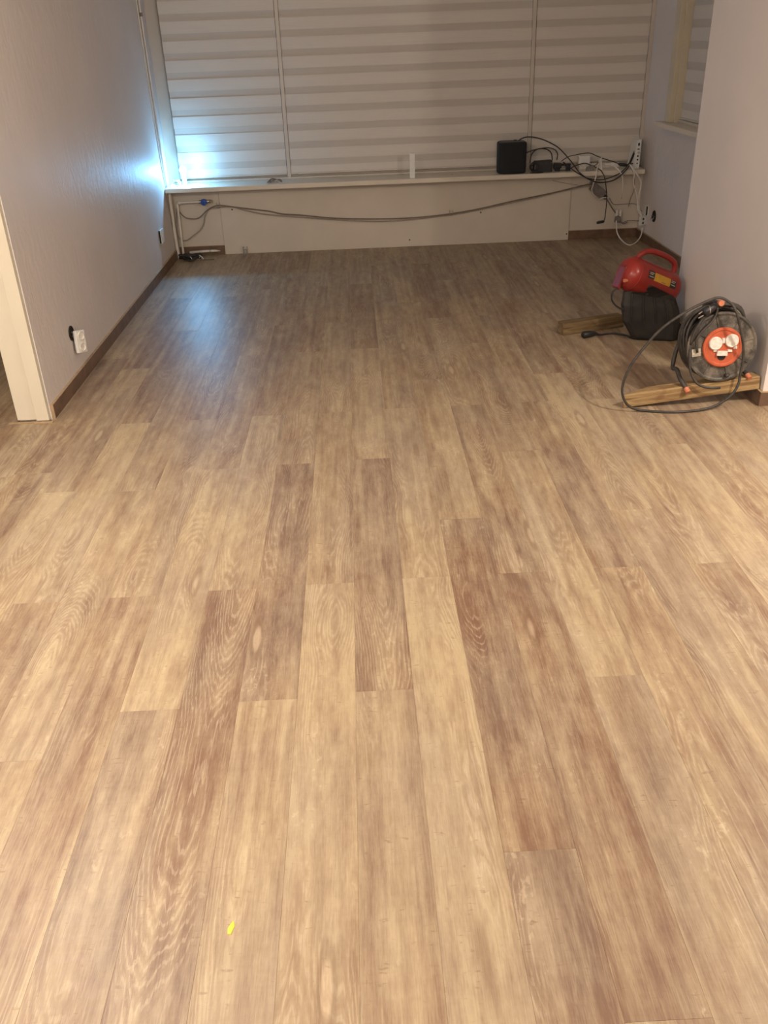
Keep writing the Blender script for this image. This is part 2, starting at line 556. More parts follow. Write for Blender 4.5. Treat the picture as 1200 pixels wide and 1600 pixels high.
def add_plank(x0, x1, y0, y1, tone):
    w, l = round(x1 - x0, 4), round(y1 - y0, 4)
    if w < 0.012 or l < 0.012:
        return
    if (w, l) not in pcache:
        pcache[(w, l)] = plank_mesh(w, l)
    o = bpy.data.objects.new('plank', pcache[(w, l)])
    link(o, floor)
    o.location = ((x0 + x1) / 2, (y0 + y1) / 2, 0)
    o['tone'] = 0.51 + (float(tone) - 0.5) * 0.82
    o['seed'] = rnd.random()
for col in range(-18, 21):
    cx0, cx1 = PX0 + col * PW, PX0 + (col + 1) * PW
    off = OFF.get(col, (0.95 if col % 2 else (0.36 if col % 4 else 1.2)))
    k = -1
    while True:
        p0 = off + k * PL
        p1 = p0 + PL
        k += 1
        if p0 > 7.84:
            break
        tone = None
        for (c, yy), tv in TONE.items():
            if c == col and p0 <= yy < p1:
                tone = tv
        if tone is None:
            tone = 0.25 + 0.5 * rnd.random()
        # clip against the floor outline, merging bands with equal side limits
        pieces = []
        for b0, b1, spans in bands:
            y0, y1 = max(p0, b0), min(p1, b1)
            if y1 - y0 < 0.004:
                continue
            for s0, s1 in spans:
                x0, x1 = max(cx0, s0), min(cx1, s1)
                if x1 - x0 < 0.004:
                    continue
                for q in pieces:
                    if abs(q[0] - x0) < 1e-6 and abs(q[1] - x1) < 1e-6 and abs(q[3] - y0) < 1e-6:
                        q[3] = y1
                        break
                else:
                    pieces.append([x0, x1, y0, y1])
        for q in pieces:
            add_plank(*q, tone)

# walls
Z0 = -0.009
struct(obj('wall_left', box(XL - 0.16, XL, YJ, 8.1, Z0, CH), M_WALL))
struct(obj('wall_left_front', box(-3.4, -2.66, YJ, YJ + 0.16, Z0, CH), M_PIER))
struct(obj('wall_left_lintel', box(-2.66, XL - 0.16, YJ, YJ + 0.16, 2.10, CH), M_PIER))
struct(obj('wall_left_outer', box(-3.4, -3.25, -2.5, YJ, Z0, CH), M_PIER))
struct(obj('wall_right', box(XR, XR + 0.2, YP1, 8.1, Z0, 0.93), M_WALL))
struct(obj('wall_right_corner', box(XR, XR + 0.2, 7.40, 8.1, 0.93, CH), M_WALL))
struct(obj('wall_right_pier', box(XP, 3.9, YP0, YP1, Z0, CH), M_PIER))
struct(obj('wall_right_outer', box(3.75, 3.9, -2.5, YP0, Z0, CH), M_PIER))
struct(obj('wall_right_header', box(XR, XR + 0.2, YP1, 7.40, 2.25, CH), M_PIER))
struct(obj('wall_back', box(-3.4, 3.9, -2.6, -2.5, Z0, CH), M_PIER))
struct(obj('wall_far', box(XL, XR, YF, 8.1, Z0, 0.548), M_PANEL))
struct(obj('ceiling', box(-3.6, 4.2, -2.6, 8.2, CH, CH + 0.1), M_CEIL))
# dim hall beyond the left doorway
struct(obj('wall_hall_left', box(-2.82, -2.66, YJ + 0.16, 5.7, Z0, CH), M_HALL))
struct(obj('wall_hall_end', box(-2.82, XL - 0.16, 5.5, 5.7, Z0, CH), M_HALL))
# boarding in front of the far wall
panel = struct(obj('trim_1', box(-1.150, 1.868, YF - 0.016, YF, 0.0, 0.546, bev=0.0015, seg=1), M_PANEL), 'cream board closing the wall under the window sill')
for sx, sz in ((0.468, 0.056), (1.852, 0.050), (1.09, 0.262), (-1.05, 0.372)):
    obj('screw_hole', lathe([(0.0065, 0.0), (0.0045, 0.0012), (0.0, 0.0012)], frame_mat((sx, YF - 0.016, sz), (0, -1, 0)), 12), M_HOLE, panel)

def skirting(name, a, b, nrm, h=0.072, t=0.014):
    """board along a->b standing proud of the wall along nrm"""
    a, b, n = Vector((*a, 0)), Vector((*b, 0)), Vector((*nrm, 0))
    lo = [a, b, b + n * t, a + n * t]
    pts = [p + Vector((0, 0, 0.0005)) for p in lo] + [p + Vector((0, 0, h)) for p in lo]
    o = struct(obj(name, hexa(pts, bev=0.0008, seg=1), M_SKIRT))
    top = [p + Vector((0, 0, h)) for p in lo] + [p + Vector((0, 0, h + 0.0025)) for p in lo]
    obj('top_edge', hexa(top), M_SKIRTTOP, o)
    return o
skl = skirting('baseboard_left', (XL, 4.125), (XL, 7.80), (1, 0))
obj('cut_end', box(XL, XL + 0.014, 4.118, 4.125, 0.0, 0.073), M_SKIRTTOP, skl)
skirting('baseboard_far_left', (-1.540, YF), (-1.152, YF), (0, -1), 0.074)
skirting('baseboard_far_right', (1.870, YF), (XR, YF), (0, -1), 0.074)
skirting('baseboard_right', (XR, YP1 + 0.02), (XR, YF - 0.02), (-1, 0))
skirting('baseboard_pier', (XP, YP0), (XP, YP1), (-1, 0), 0.0695)
skirting('baseboard_pier_front', (XP - 0.014, YP0), (1.962, YP0), (0, -1), 0.0695)

# left door casing: broad flat board with a raised outer strip
d1 = struct(obj('door_1', box(-1.728, -1.632, YJ - 0.022, YJ + 0.165, 0.012, 2.16, bev=0.002, seg=1), M_CASING), 'cream white door casing on the corner of the left wall')
obj('casing_strip', box(-1.632, XL - 0.004, YJ - 0.034, YJ + 0.006, 0.010, 2.18, bev=0.003), M_CASING, d1)
obj('casing_head', box(-2.75, -1.632, YJ - 0.022, YJ + 0.165, 2.10, 2.18, bev=0.002, seg=1), M_CASING, d1)
obj('casing_side', box(-2.75, -2.66, YJ - 0.022, YJ + 0.165, 0.0, 2.10, bev=0.002, seg=1), M_CASING, d1)
t2 = struct(obj('trim_2', box(-1.770, -1.630, YJ - 0.036, YJ - 0.023, 0.0002, 0.0045), M_SKIRTTOP), 'thin raw edge strip along the foot of the door casing')
obj('edge_strip', box(-1.640, XL + 0.016, YJ - 0.050, YJ - 0.034, 0.0002, 0.0075), M_SKIRTTOP, t2)
# right white casing beyond the pier corner
d2 = struct(obj('door_2', box(1.962, 2.075, YP0 - 0.022, YP0 - 0.001, 0.076, 2.16, bev=0.003), M_CASING), 'white door casing at the right picture edge')
obj('plinth', box(1.958, 2.078, YP0 - 0.026, YP0 - 0.001, 0.0005, 0.076, bev=0.002), M_SKIRT, d2)

# window sill board
sill = struct(obj('trim_3', box(XL + 0.004, 2.435, 7.640, 7.985, 0.548, 0.585, bev=0.006, seg=2), M_SILL), 'deep cream painted window sill board')
for sx, sz in ((0.835, 0.5858),):
    obj('screw', lathe([(0.006, 0.0), (0.004, 0.0015), (0.0, 0.0016)], frame_mat((sx, 7.78, sz - 0.0006), (0, 0, 1)), 12), M_HOLE, sill)

# big window: frame, mullions, panes
YW = 7.945
win = struct(obj('window_1', box(XL, 2.46, YW + 0.035, YW + 0.085, 0.585, 0.66, bev=0.003), M_FRAME), 'cream timber window across the far end of the room')
obj('left_post', hexa([(XL, 7.885, .585), (-1.475, YW + .03, .585), (-1.475, YW + .085, .585), (XL, YW + .085, .585),
                       (XL, 7.885, CH), (-1.475, YW + .03, CH), (-1.475, YW + .085, CH), (XL, YW + .085, CH)], bev=0.003), M_FRAME, win)
obj('right_post', box(2.45, XR, YW - 0.02, YW + 0.085, 0.585, CH, bev=0.003), M_FRAME, win)
for mx in (-0.545, 1.510):
    obj('mullion', box(mx - 0.016, mx + 0.016, YW - 0.004, YW + 0.085, 0.600, CH, bev=0.005), M_FRAME, win)
obj('bottom_rail', box(-1.475, 2.45, YW - 0.002, YW + 0.04, 0.585, 0.600, bev=0.003), M_FRAME, win)
obj('head_rail', box(-1.475, 2.45, YW + 0.0, YW + 0.085, 2.44, CH, bev=0.003), M_FRAME, win)
for a, b in ((-1.475, -0.567), (-0.523, 1.488), (1.532, 2.45)):
    obj('pane', box(a, b, YW + 0.055, YW + 0.060, 0.66, 2.44), M_GLASS, win)

def zebra_blind(name, label, a, b, at, zb0, top, pitch=0.1376, op=0.086, group=None, axis='x', flip=1):
    """day-and-night blind: opaque bands standing a little proud of sheer ones"""
    th = thing(name, label, 'blind', (0, 0, 0), group)
    def bx(nm, u0, u1, d0, d1, z0, z1, mat, bev=0.0):
        if axis == 'x':
            o = obj(nm, box(u0, u1, at - d1, at - d0, z0, z1, bev=bev, seg=1), mat, th)
        else:
            o = obj(nm, box(at - d1 * flip, at - d0 * flip, u0, u1, z0, z1, bev=bev, seg=1) if flip < 0 else
                    box(at - d1, at - d0, u0, u1, z0, z1, bev=bev, seg=1), mat, th)
        return o
    # lowest band above the bar, then sheer / opaque alternating
    z = zb0
    bx('bottom_bar', a, b, -0.003, 0.012, z, z + 0.014, M_FRAME, 0.003)
    z += 0.014
    bx('fabric_band', a + .001, b - .001, 0.0022, 0.0050, z, zb0 + 0.070, M_BAND)
    z = zb0 + 0.070
    zb = zb0 + 0.120
    while zb < top - 0.05:
        bx('sheer_band', a + .002, b - .002, 0.0, 0.0012, z, zb, M_SHEER)
        zt = min(zb + op, top)
        bx('fabric_band', a + .001, b - .001, 0.0022, 0.0050, zb, zt, M_BAND)
        z = zt
        zb += pitch
    bx('cassette', a, b, -0.02, 0.05, top, top + 0.07, M_FRAME, 0.006)
    return th
zebra_blind('roller_blind', 'striped day and night blind behind the glowing lamp, narrow left window', -1.472, -0.562, YW, 0.619, 2.34)
zebra_blind('roller_blind', 'widest striped day and night blind, in the middle of the far window', -0.528, 1.493, YW, 0.619, 2.34)
zebra_blind('roller_blind', 'striped day and night blind above the tangled cables, narrow right window', 1.527, 2.449, YW, 0.619, 2.34)

# side window in the right wall
w2 = struct(obj('window_2', box(XR - 0.012, XR + 0.09, 7.29, 7.405, 0.968, CH, bev=0.004), M_FRAMEY), 'side window with cream frame in the right wall')
obj('frame_lip', box(XR + 0.02, XR + 0.12, 7.265, 7.29, 0.968, CH, bev=0.003), M_FRAMEY, w2)
obj('bottom_rail', box(XR + 0.05, XR + 0.12, YP1, 7.265, 0.968, 0.990, bev=0.002), M_FRAME, w2)
obj('pane', box(XR + 0.125, XR + 0.130, YP1, 7.29, 0.968, 2.25), M_GLASS, w2)
struct(obj('trim_4', box(XR - 0.075, XR + 0.12, YP1 + 0.01, 7.45, 0.932, 0.968, bev=0.006), M_SILL), 'narrow cream sill of the side window')
zebra_blind('roller_blind', 'striped blind in the side window, half hidden behind the wall pier', 5.20, 7.262, XR + 0.075, 0.992, 2.15, axis='y')

# ------------------------------------------------------------------ small things by the left corner
def cable(name, pts, r, mat, label=None, parent=None, n=6, sides=8, cat='cable', group=None, closed=False):
    o = obj(name, tube(spline(pts, n, closed), r, sides, closed=closed), mat, parent, smooth=True)
    if label:
        tag(o, label, cat, group)
    return o

# heating pipes
hp = obj('heating_pipe', tube(spline([(-1.546, 7.745, 0.012), (-1.549, 7.745, 0.2), (-1.5475, 7.742, 0.5), (-1.5475, 7.742, 0.547)], 4), 0.0135, 12), M_PIPE, smooth=True)
tag(hp, 'thick white vertical heating pipe in the left corner under the sill', 'pipe')
obj('floor_collar', lathe([(0.0, .0), (0.030, 0.0), (0.028, 0.012), (0.017, 0.018), (0.0, 0.018)], Matrix.Translation((-1.530, 7.745, 0.0005)), 16), M_PIPE, hp, smooth=True)
hp2 = obj('heating_pipe', tube(spline([(-1.508, 7.782, 0.012), (-1.506, 7.782, 0.2), (-1.500, 7.782, 0.43), (-1.495, 7.782, 0.447), (-1.475, 7.782, 0.452), (-1.30, 7.782, 0.452)], 5), 0.010, 12), M_PIPE, smooth=True)
tag(hp2, 'thin white pipe rising and turning sideways to the blue valve', 'pipe')
obj('elbow', lathe([(0.0, -0.016), (0.014, -0.016), (0.015, 0.0), (0.014, 0.016), (0.0, 0.016)], frame_mat((-1.485, 7.782, 0.451), (1, 0, 0)), 14), M_PIPE, hp2, smooth=True)
vl = thing('radiator_valve', 'blue capped radiator valve on the white pipe under the sill', 'valve', (-1.27, 7.782, 0.452))
obj('body', lathe([(0.0, -0.045), (0.013, -0.045), (0.013, -0.03), (0.017, -0.028), (0.017, 0.028), (0.013, 0.03), (0.013, 0.045), (0.0, 0.045)], frame_mat((0, 0, 0), (1, 0, 0)), 12), M_METAL, vl)
obj('cap', lathe([(0.0, 0.012), (0.024, 0.012), (0.026, 0.02), (0.026, 0.044), (0.022, 0.048), (0.008, 0.049), (0.006, 0.042), (0.0, 0.042)], frame_mat((0, 0, 0), (0, -1, 0)), 16), M_BLUE, vl, smooth=False)
obj('outlet_nut', lathe([(0.0, 0.040), (0.015, 0.040), (0.016, 0.055), (0.010, 0.060), (0.010, 0.072), (0.0, 0.074)], frame_mat((0, 0, 0), (1, 0, 0)), 8), M_CHROME, vl)
lp = obj('loose_pipe', tube([(-1.455, 7.800, 0.034), (-1.30, 7.800, 0.0385), (-1.250, 7.800, 0.0385), (-1.225, 7.800, 0.038), (-1.190, 7.800, 0.036)], 0.011, 12,
                            radii=[0.011, 0.011, 0.011, 0.009, 0.003]), M_PIPE, smooth=True)
tag(lp, 'short white pipe with a tapered end lying along the left skirting', 'pipe')
obj('ferrule', lathe([(0.0, 0.0), (0.0135, 0.0), (0.0135, 0.018), (0.0, 0.018)], frame_mat((-1.285, 7.800, 0.0385), (1, 0, 0)), 12), M_METAL, lp)
obj('support_leg', box(-1.44, -1.425, 7.792, 7.808, 0.0005, 0.028), M_PIPE, lp)

# tangled black wire on the floor
rb = random.Random(5)
wb = thing('wire_bundle', 'tangled bundle of black wire on the floor in the left corner', 'wire', (-1.42, 7.63, 0))
for k in range(7):
    pts = []
    a0 = rb.random() * 6
    for j in range(10):
        a = a0 + j * 0.9
        pts.append((0.105 * math.cos(a) * (0.5 + 0.5 * rb.random()), 0.055 * math.sin(a) * (0.5 + 0.6 * rb.random()), 0.008 + 0.045 * rb.random()))
    obj('wire', tube(spline(pts, 4), 0.0055, 6), M_BLACKC, wb, smooth=True)
for k in range(6):
    x, y = rb.uniform(-0.1, 0.1), rb.uniform(-0.05, 0.04)
    pts = [(x, y, 0.03), (x + 0.012, y - 0.01, 0.045), (x + 0.026, y - 0.016, 0.042), (x + 0.036, y - 0.014, 0.02)]
    obj('wire_end', tube(spline(pts, 3), 0.003, 6), M_WHITE, wb, smooth=True)
obj('wire', tube(spline([(0.07, -0.01, 0.006), (0.13, -0.012, 0.005), (0.20, -0.01, 0.005)], 4), 0.0045, 6), M_GREYC, wb, smooth=True)

# cords running up the left corner
cable('hanging_cord', [(-1.5585, 7.70, 0.592), (-1.5585, 7.655, 0.70), (-1.5585, 7.63, 0.9), (-1.5585, 7.615, 1.4), (-1.5585, 7.605, 1.84), (-1.5585, 7.60, 2.55)], 0.0045, M_WHITEC, 'pale cord running up the left wall nearest the room', cat='cord')
wc = cable('hanging_cord', [(-1.556, 7.73, 0.592), (-1.556, 7.705, 0.8), (-1.556, 7.695, 1.3), (-1.556, 7.685, 1.9), (-1.556, 7.68, 2.55)], 0.007, M_WHITEC, 'thicker pale cord running up the left corner beside the window post', cat='cord')
obj('clip', box(-1.5635, -1.545, 7.675, 7.70, 1.825, 1.85, bev=0.003), M_GREYC, wc)
cable('hanging_cord', [(-1.5585, 7.66, 0.547), (-1.5585, 7.68, 0.46), (-1.5575, 7.72, 0.34), (-1.5575, 7.74, 0.25)], 0.004, M_GREYL, 'grey cord curling below the left end of the sill', cat='cord')

# LED lamp on the sill with its crumpled lead
lamp = thing('led_lamp', 'small bright cold white lamp standing on the left end of the sill', 'lamp', (-1.415, 7.80, 0.585))
obj('stand', hexa([(-.022, -.012, 0), (.022, -.012, 0), (.022, .014, 0), (-.022, .014, 0), (-.012, -.008, .088), (.012, -.008, .088), (.012, .010, .088), (-.012, .010, .088)], bev=0.003), M_WHITE, lamp)
bm = bmesh.new()
bmesh.ops.create_icosphere(bm, subdivisions=2, radius=0.028)
for v in bm.verts:
    v.co.z = v.co.z * 1.15 + 0.122
    v.co.x -= 0.004
obj('glowing_bulb', bm, M_LED, lamp, smooth=True)
obj('collar', lathe([(0.0, .084), (.015, .084), (.016, .094), (.0, .094)], None, 14), M_WHITE, lamp)
obj('lens', lathe([(0.017, 0.0), (0.015, 0.006), (0.0, 0.008)], frame_mat((0.006, -0.026, 0.120), (0.50, -1, 0.0)), 16), M_LENS, lamp, smooth=True)
lead = thing('crumpled_lead', 'crumpled pale lead heaped beside the glowing lamp', 'cable', (-1.485, 7.77, 0.585))
for k in range(5):
    pts = []
    a0 = rb.random() * 6
    for j in range(8):
        a = a0 + j * 1.0
        pts.append((0.042 * math.cos(a) * (0.5 + 0.5 * rb.random()), 0.030 * math.sin(a) * (0.6 + 0.5 * rb.random()), 0.006 + 0.045 * rb.random()))
    obj('strand', tube(spline(pts, 4), 0.0035, 6), M_GREYL if k % 2 else M_WHITEC, lead, smooth=True)

# crumpled twist of wire and paper on the sill
tw = thing('twisted_scrap', 'small brown twisted scrap lying on the sill below the mullion', 'scrap', (-0.66, 7.74, 0.585))
for k in range(4):
    a = rb.uniform(-.3, .3)
    obj('twist', tube(spline([(-0.06, rb.uniform(-.02, .02), .005), (-0.02, a * .04, 0.012 + .008 * k), (0.02, -a * .03, 0.026), (0.05, rb.uniform(-.015, .01), 0.010 + .006 * k), (0.064, -0.005, 0.006)], 4), 0.0035, 6), M_GREYC, tw, smooth=True)
obj('paper', hexa([(-.055, -.018, .001), (.03, -.022, .001), (.034, .012, .001), (-.05, .010, .001), (-.052, -.016, .004), (.028, -.02, .012), (.03, .010, .016), (-.048, .008, .006)]), M_PAPER, tw)

# upright white bracket on the sill
wbk = thing('white_bracket', 'small upright white plastic bracket standing alone on the sill', 'bracket', (0.494, 7.70, 0.585))
obj('upright', box(-0.021, 0.021, -0.010, 0.010, 0.004, 0.190, bev=0.003), M_WHITE, wbk)
obj('foot', box(-0.021, 0.021, -0.016, 0.055, 0.0, 0.006, bev=0.002), M_WHITE, wbk)
obj('rib', box(-0.003, 0.003, -0.014, -0.010, 0.01, 0.185), M_WHITE, wbk)

# metal foot left from a radiator
rf = thing('metal_bracket', 'little metal radiator foot on the floor against the board', 'bracket', (-0.972, 7.792, 0))
obj('plate', box(-0.024, 0.024, -0.012, 0.028, 0.0, 0.004, bev=0.001, seg=1), M_METAL, rf)
for s in (-1, 1):
    obj('cheek', box(s * 0.016 - 0.003, s * 0.016 + 0.003, -0.006, 0.024, 0.004, 0.062, bev=0.001, seg=1), M_METAL, rf)
obj('bolt', lathe([(0.0, -0.022), (0.005, -0.022), (0.005, 0.022), (0.0, 0.022)], frame_mat((0, 0.006, 0.045), (1, 0, 0)), 8), M_METAL, rf)

# wall sockets on the left wall
so = thing('wall_socket', 'white double socket hanging out of its dark hole, near the door casing', 'socket', (XL, 4.70, 0.235))
obj('wall_box', lathe([(0.040, -0.0015), (0.040, 0.004), (0.033, 0.0045), (0.030, 0.001), (0.0, 0.001)], frame_mat((0.0015, -0.052, 0.045), (1, 0, 0)), 20), M_HOLE, so)
tl = frame_mat((0.034, -0.034, -0.008), (0.93, -0.35, 0.12), (0, 0.20, 1))
bmf = box(-0.060, 0.060, -0.038, 0.038, -0.008, 0.010, bev=0.005)
bmesh.ops.transform(bmf, matrix=tl, verts=bmf.verts)
fp = obj('face_plate', bmf, M_WHITE, so)
for s in (-1, 1):
    m = tl @ Matrix.Translation((s * 0.029, 0, 0.0095))
    obj('socket_well', lathe([(0.024, 0.0), (0.024, 0.006), (0.020, 0.007), (0.018, 0.0015), (0.0, 0.0015)], m, 20), M_SOCKETW, fp, smooth=False)
bmf = box(-0.05, 0.05, -0.025, 0.025, -0.026, -0.008, bev=0.003)
bmesh.ops.transform(bmf, matrix=tl, verts=bmf.verts)
obj('back_box', bmf, M_GREYBRICK, so)
for s in (-1, 1):
    obj('lead_wire', tube(spline([(0.004, -0.05, 0.04 + s * 0.01), (0.010, -0.045, 0.025 + s * 0.012), (0.020, -0.038, 0.0 + s * 0.006)], 4), 0.0025, 6), M_GREYC, so, smooth=True)
so2 = thing('wall_socket', 'flat white socket plate low on the left wall near the far corner', 'socket', (XL, 7.245, 0.285))
obj('face_plate', box(0.0008, 0.016, -0.055, 0.055, -0.052, 0.052, bev=0.005), M_WHITE, so2)
obj('dark_gap', box(0.0004, 0.010, -0.066, -0.056, -0.046, 0.050), M_HOLE, so2)
obj('well', lathe([(0.024, 0.0), (0.024, 0.003), (0.019, 0.003), (0.018, 0.0005), (0.0, 0.0005)], frame_mat((0.016, 0, 0), (1, 0, 0)), 18), M_SOCKETW, so2)

# ------------------------------------------------------------------ cables along the far wall and on the sill
P = {
 'c1': [(1.365,7.8,0.809),(1.422,7.8,0.846),(1.487,7.78,0.856),(1.566,7.74,0.842),(1.645,7.7,0.809),(1.713,7.66,0.766),(1.804,7.61,0.67),(1.881,7.595,0.579),(1.975,7.59,0.522),(2.062,7.59,0.503),(2.168,7.59,0.519),(2.254,7.61,0.578),(2.306,7.66,0.625),(2.352,7.715,0.702)],
 'c2': [(1.764,7.74,0.656),(1.819,7.66,0.609),(1.884,7.605,0.568),(1.955,7.6,0.536),(2.063,7.6,0.522),(2.168,7.6,0.548),(2.24,7.62,0.582),(2.302,7.67,0.634),(2.348,7.715,0.717)],
 'c3': [(1.732,7.78,0.627),(1.688,7.75,0.618),(1.693,7.72,0.601),(1.746,7.71,0.595),(1.805,7.71,0.598),(1.856,7.73,0.619),(1.944,7.74,0.639),(2.0,7.7,0.622),(2.054,7.65,0.596),(2.079,7.61,0.56),(2.09,7.6,0.526),(2.107,7.6,0.46),(2.121,7.6,0.357),(2.12,7.6,0.254),(2.114,7.6,0.196),(2.088,7.6,0.182)],
 'c4': [(1.449,7.8,0.726),(1.512,7.8,0.749),(1.623,7.79,0.766),(1.684,7.77,0.756),(1.716,7.76,0.721),(1.714,7.76,0.671)],
 'c5': [(1.476,7.7,0.662),(1.491,7.71,0.73),(1.539,7.72,0.766),(1.611,7.73,0.763),(1.658,7.74,0.73),(1.674,7.75,0.673)],
 'c6': [(1.752,7.76,0.659),(1.816,7.79,0.689),(1.883,7.8,0.7),(1.99,7.8,0.711),(2.061,7.79,0.684),(2.136,7.78,0.657),(2.203,7.76,0.637),(2.251,7.75,0.616)],
 'w1': [(2.3,7.64,0.628),(2.319,7.6,0.592),(2.334,7.6,0.551),(2.342,7.62,0.478),(2.388,7.65,0.385),(2.402,7.62,0.27),(2.442,7.6,0.199)],
 'w2': [(2.309,7.63,0.618),(2.352,7.59,0.557),(2.393,7.6,0.499),(2.405,7.62,0.445),(2.406,7.65,0.369),(2.409,7.66,0.315),(2.434,7.62,0.222)],
 'w3': [(2.271,7.78,0.153),(2.269,7.76,0.119),(2.270,7.71,0.060),(2.300,7.64,0.008),(2.314,7.488,0.005),(2.386,7.55,0.006),(2.445,7.61,0.048),(2.457,7.62,0.116)],
 'w4': [(2.118,7.74,0.623),(2.167,7.68,0.618),(2.198,7.63,0.598),(2.233,7.6,0.545),(2.252,7.62,0.456),(2.274,7.7,0.351)],
 'w5': [(2.072,7.74,0.649),(2.034,7.66,0.605),(2.013,7.6,0.544),(2.002,7.62,0.486),(2.017,7.7,0.418),(2.082,7.76,0.344),(2.142,7.78,0.349),(2.197,7.8,0.344)],
 'w6': [(2.303,7.65,0.621),(2.341,7.62,0.539),(2.364,7.66,0.426),(2.37,7.76,0.333),(2.372,7.8,0.263)],
 'w7': [(2.197,7.8,0.344),(2.244,7.81,0.287),(2.32,7.8,0.286),(2.413,7.74,0.292),(2.437,7.62,0.253)],
 'w8': [(2.274,7.8,0.176),(2.321,7.79,0.133),(2.369,7.77,0.151),(2.431,7.68,0.164),(2.449,7.61,0.165)],
 'long1': [(-1.515,7.8,0.402),(-1.537,7.8,0.255),(-1.529,7.8,0.158),(-1.477,7.8,0.135),(-1.418,7.8,0.165),(-1.344,7.8,0.215),(-1.305,7.8,0.267),(-1.285,7.8,0.33),(-1.246,7.8,0.381),(-1.178,7.8,0.399),(-1.047,7.8,0.399),(-0.942,7.8,0.368),(-0.792,7.8,0.331),(-0.63,7.8,0.309),(-0.466,7.8,0.291),(-0.193,7.8,0.259),(0.027,7.8,0.24),(0.248,7.8,0.228),(0.47,7.8,0.233),(0.692,7.8,0.248),(0.914,7.8,0.268),(1.135,7.8,0.301),(1.355,7.8,0.338),(1.575,7.8,0.373),(1.793,7.8,0.417),(1.973,7.8,0.446),(2.05,7.78,0.451)],
 'long2': [(-1.501,7.795,0.454),(-1.496,7.795,0.381),(-1.449,7.795,0.327),(-1.374,7.795,0.313),(-1.323,7.795,0.327),(-1.268,7.795,0.372),(-1.209,7.795,0.404),(-1.143,7.795,0.414),(-1.004,7.795,0.393),(-0.864,7.795,0.371),(-0.735,7.795,0.351),(-0.628,7.795,0.325),(-0.465,7.795,0.308),(-0.192,7.795,0.273),(0.028,7.795,0.257),(0.359,7.795,0.246),(0.692,7.795,0.256),(1.024,7.795,0.291),(1.354,7.795,0.349),(1.683,7.795,0.401),(1.971,7.795,0.455),(2.06,7.78,0.461)],
}
cable('black_cable', P['c1'], 0.0050, M_BLACKC, 'thick black cable arching from the speaker top down past the sill to the modem')
cable('black_cable', P['c2'], 0.0045, M_BLACKC, 'black cable sagging below the sill edge, from the adapter to the modem')
c3 = cable('black_cable', P['c3'], 0.0040, M_BLACKC, 'black cable hanging straight down from the sill with a loose end')
obj('jack_plug', tube([(2.116, 7.6, 0.186), (2.10, 7.6, 0.184), (2.07, 7.6, 0.180), (2.052, 7.6, 0.176)], 0.010, 10, radii=[0.006, 0.012, 0.012, 0.009]), M_BLACK, c3, smooth=True)
cable('black_cable', P['c4'], 0.0045, M_BLACKC, 'black cable bowing from the speaker side over the black adapter to its plug')
cable('black_cable', P['c5'], 0.0045, M_BLACKC, 'black cable looped upright over the black adapter')
c6 = cable('black_cable', P['c6'], 0.0035, M_BLACKC, 'thin black cable running over the white adapter to a black plug')
obj('inline_plug', tube([(2.235, 7.752, 0.622), (2.25, 7.75, 0.617), (2.29, 7.74, 0.612), (2.31, 7.735, 0.611)], 0.010, 10, radii=[0.006, 0.012, 0.013, 0.008]), M_BLACK, c6, smooth=True)
cable('white_cable', P['w1'], 0.0056, M_WHITEC, 'white cable dropping from the modem straight to the right socket')
cable('white_cable', P['w2'], 0.0056, M_WHITEC, 'white cable bowing furthest right between modem and right socket')
cable('white_cable', P['w3'], 0.0056, M_WHITEC, 'white cable drooping in a wide loop down to the floor in the right corner')
cable('white_cable', P['w4'], 0.0048, M_WHITEC, 'white cable curving over the sill edge left of the modem')
cable('white_cable', P['w5'], 0.0052, M_WHITEC, 'white cable dropping over the sill edge and hooking around the grey power brick')
cable('grey_cable', P['w6'], 0.0028, M_GREYC, 'thin grey cable slanting back to the wall below the modem')
cable('grey_cable', P['w7'], 0.0028, M_GREYC, 'thin grey cable stretched level between power brick and right socket')
cable('grey_cable', P['w8'], 0.0030, M_GREYC, 'thin grey cable from the dark plug cluster low to the right socket')
l1 = cable('long_cable', P['long1'], 0.0050, M_GREYL, 'lower of two grey cables drooping along the board under the sill')
cable('long_cable', P['long2'], 0.0046, M_GREYC, 'upper of two grey cables drooping along the board under the sill')
for (x, y, z) in ((0.83, 7.80, 0.262), (-1.16, 7.80, 0.40)):
    obj('cable_clip', tube(spline([(x - .012, y + .02, z + .030), (x - .012, y - .008, z + .03), (x - .012, y - .009, z - .006), (x + .012, y - .009, z - .006), (x + .012, y - .008, z + .03), (x + .012, y + .02, z + .03)], 2), 0.0022, 6), M_GREYL, l1)
cable('thin_wire', [(1.70, 7.815, 0.50), (1.84, 7.812, 0.47), (1.97, 7.81, 0.455), (2.06, 7.80, 0.50), (2.14, 7.82, 0.535)], 0.0022, M_GREYL, 'faint thin wire fanning out above the grey power brick', cat='wire')

# black speaker
sp = thing('speaker', 'black cloth covered speaker box standing on the sill', 'speaker', (1.332, 7.775, 0.585))
bm = bmesh.new()
prof = []
for k in range(48):
    a = 2 * PI * k / 48
    c, s_ = math.cos(a), math.sin(a)
    e = 0.42
    prof.append((0.118 * math.copysign(abs(c) ** e, c), 0.098 * math.copysign(abs(s_) ** e, s_)))
rings = []
for z, sc in ((0.0, 0.93), (0.006, 0.97), (0.014, 0.985), (0.225, 1.0), (0.236, 0.985), (0.240, 0.95)):
    rings.append([bm.verts.new((x * sc, y * sc, z)) for x, y in prof])
for A, B in zip(rings, rings[1:]):
    for k in range(48):
        bm.faces.new((A[k], A[(k + 1) % 48], B[(k + 1) % 48], B[k]))
bm.faces.new(rings[0][::-1]); bm.faces.new(rings[-1])
obj('cloth_body', bm, M_FABRIC, sp, smooth=True)
bm = bmesh.new()
lo = [bm.verts.new((x * 0.9, y * 0.9, 0.240)) for x, y in prof]
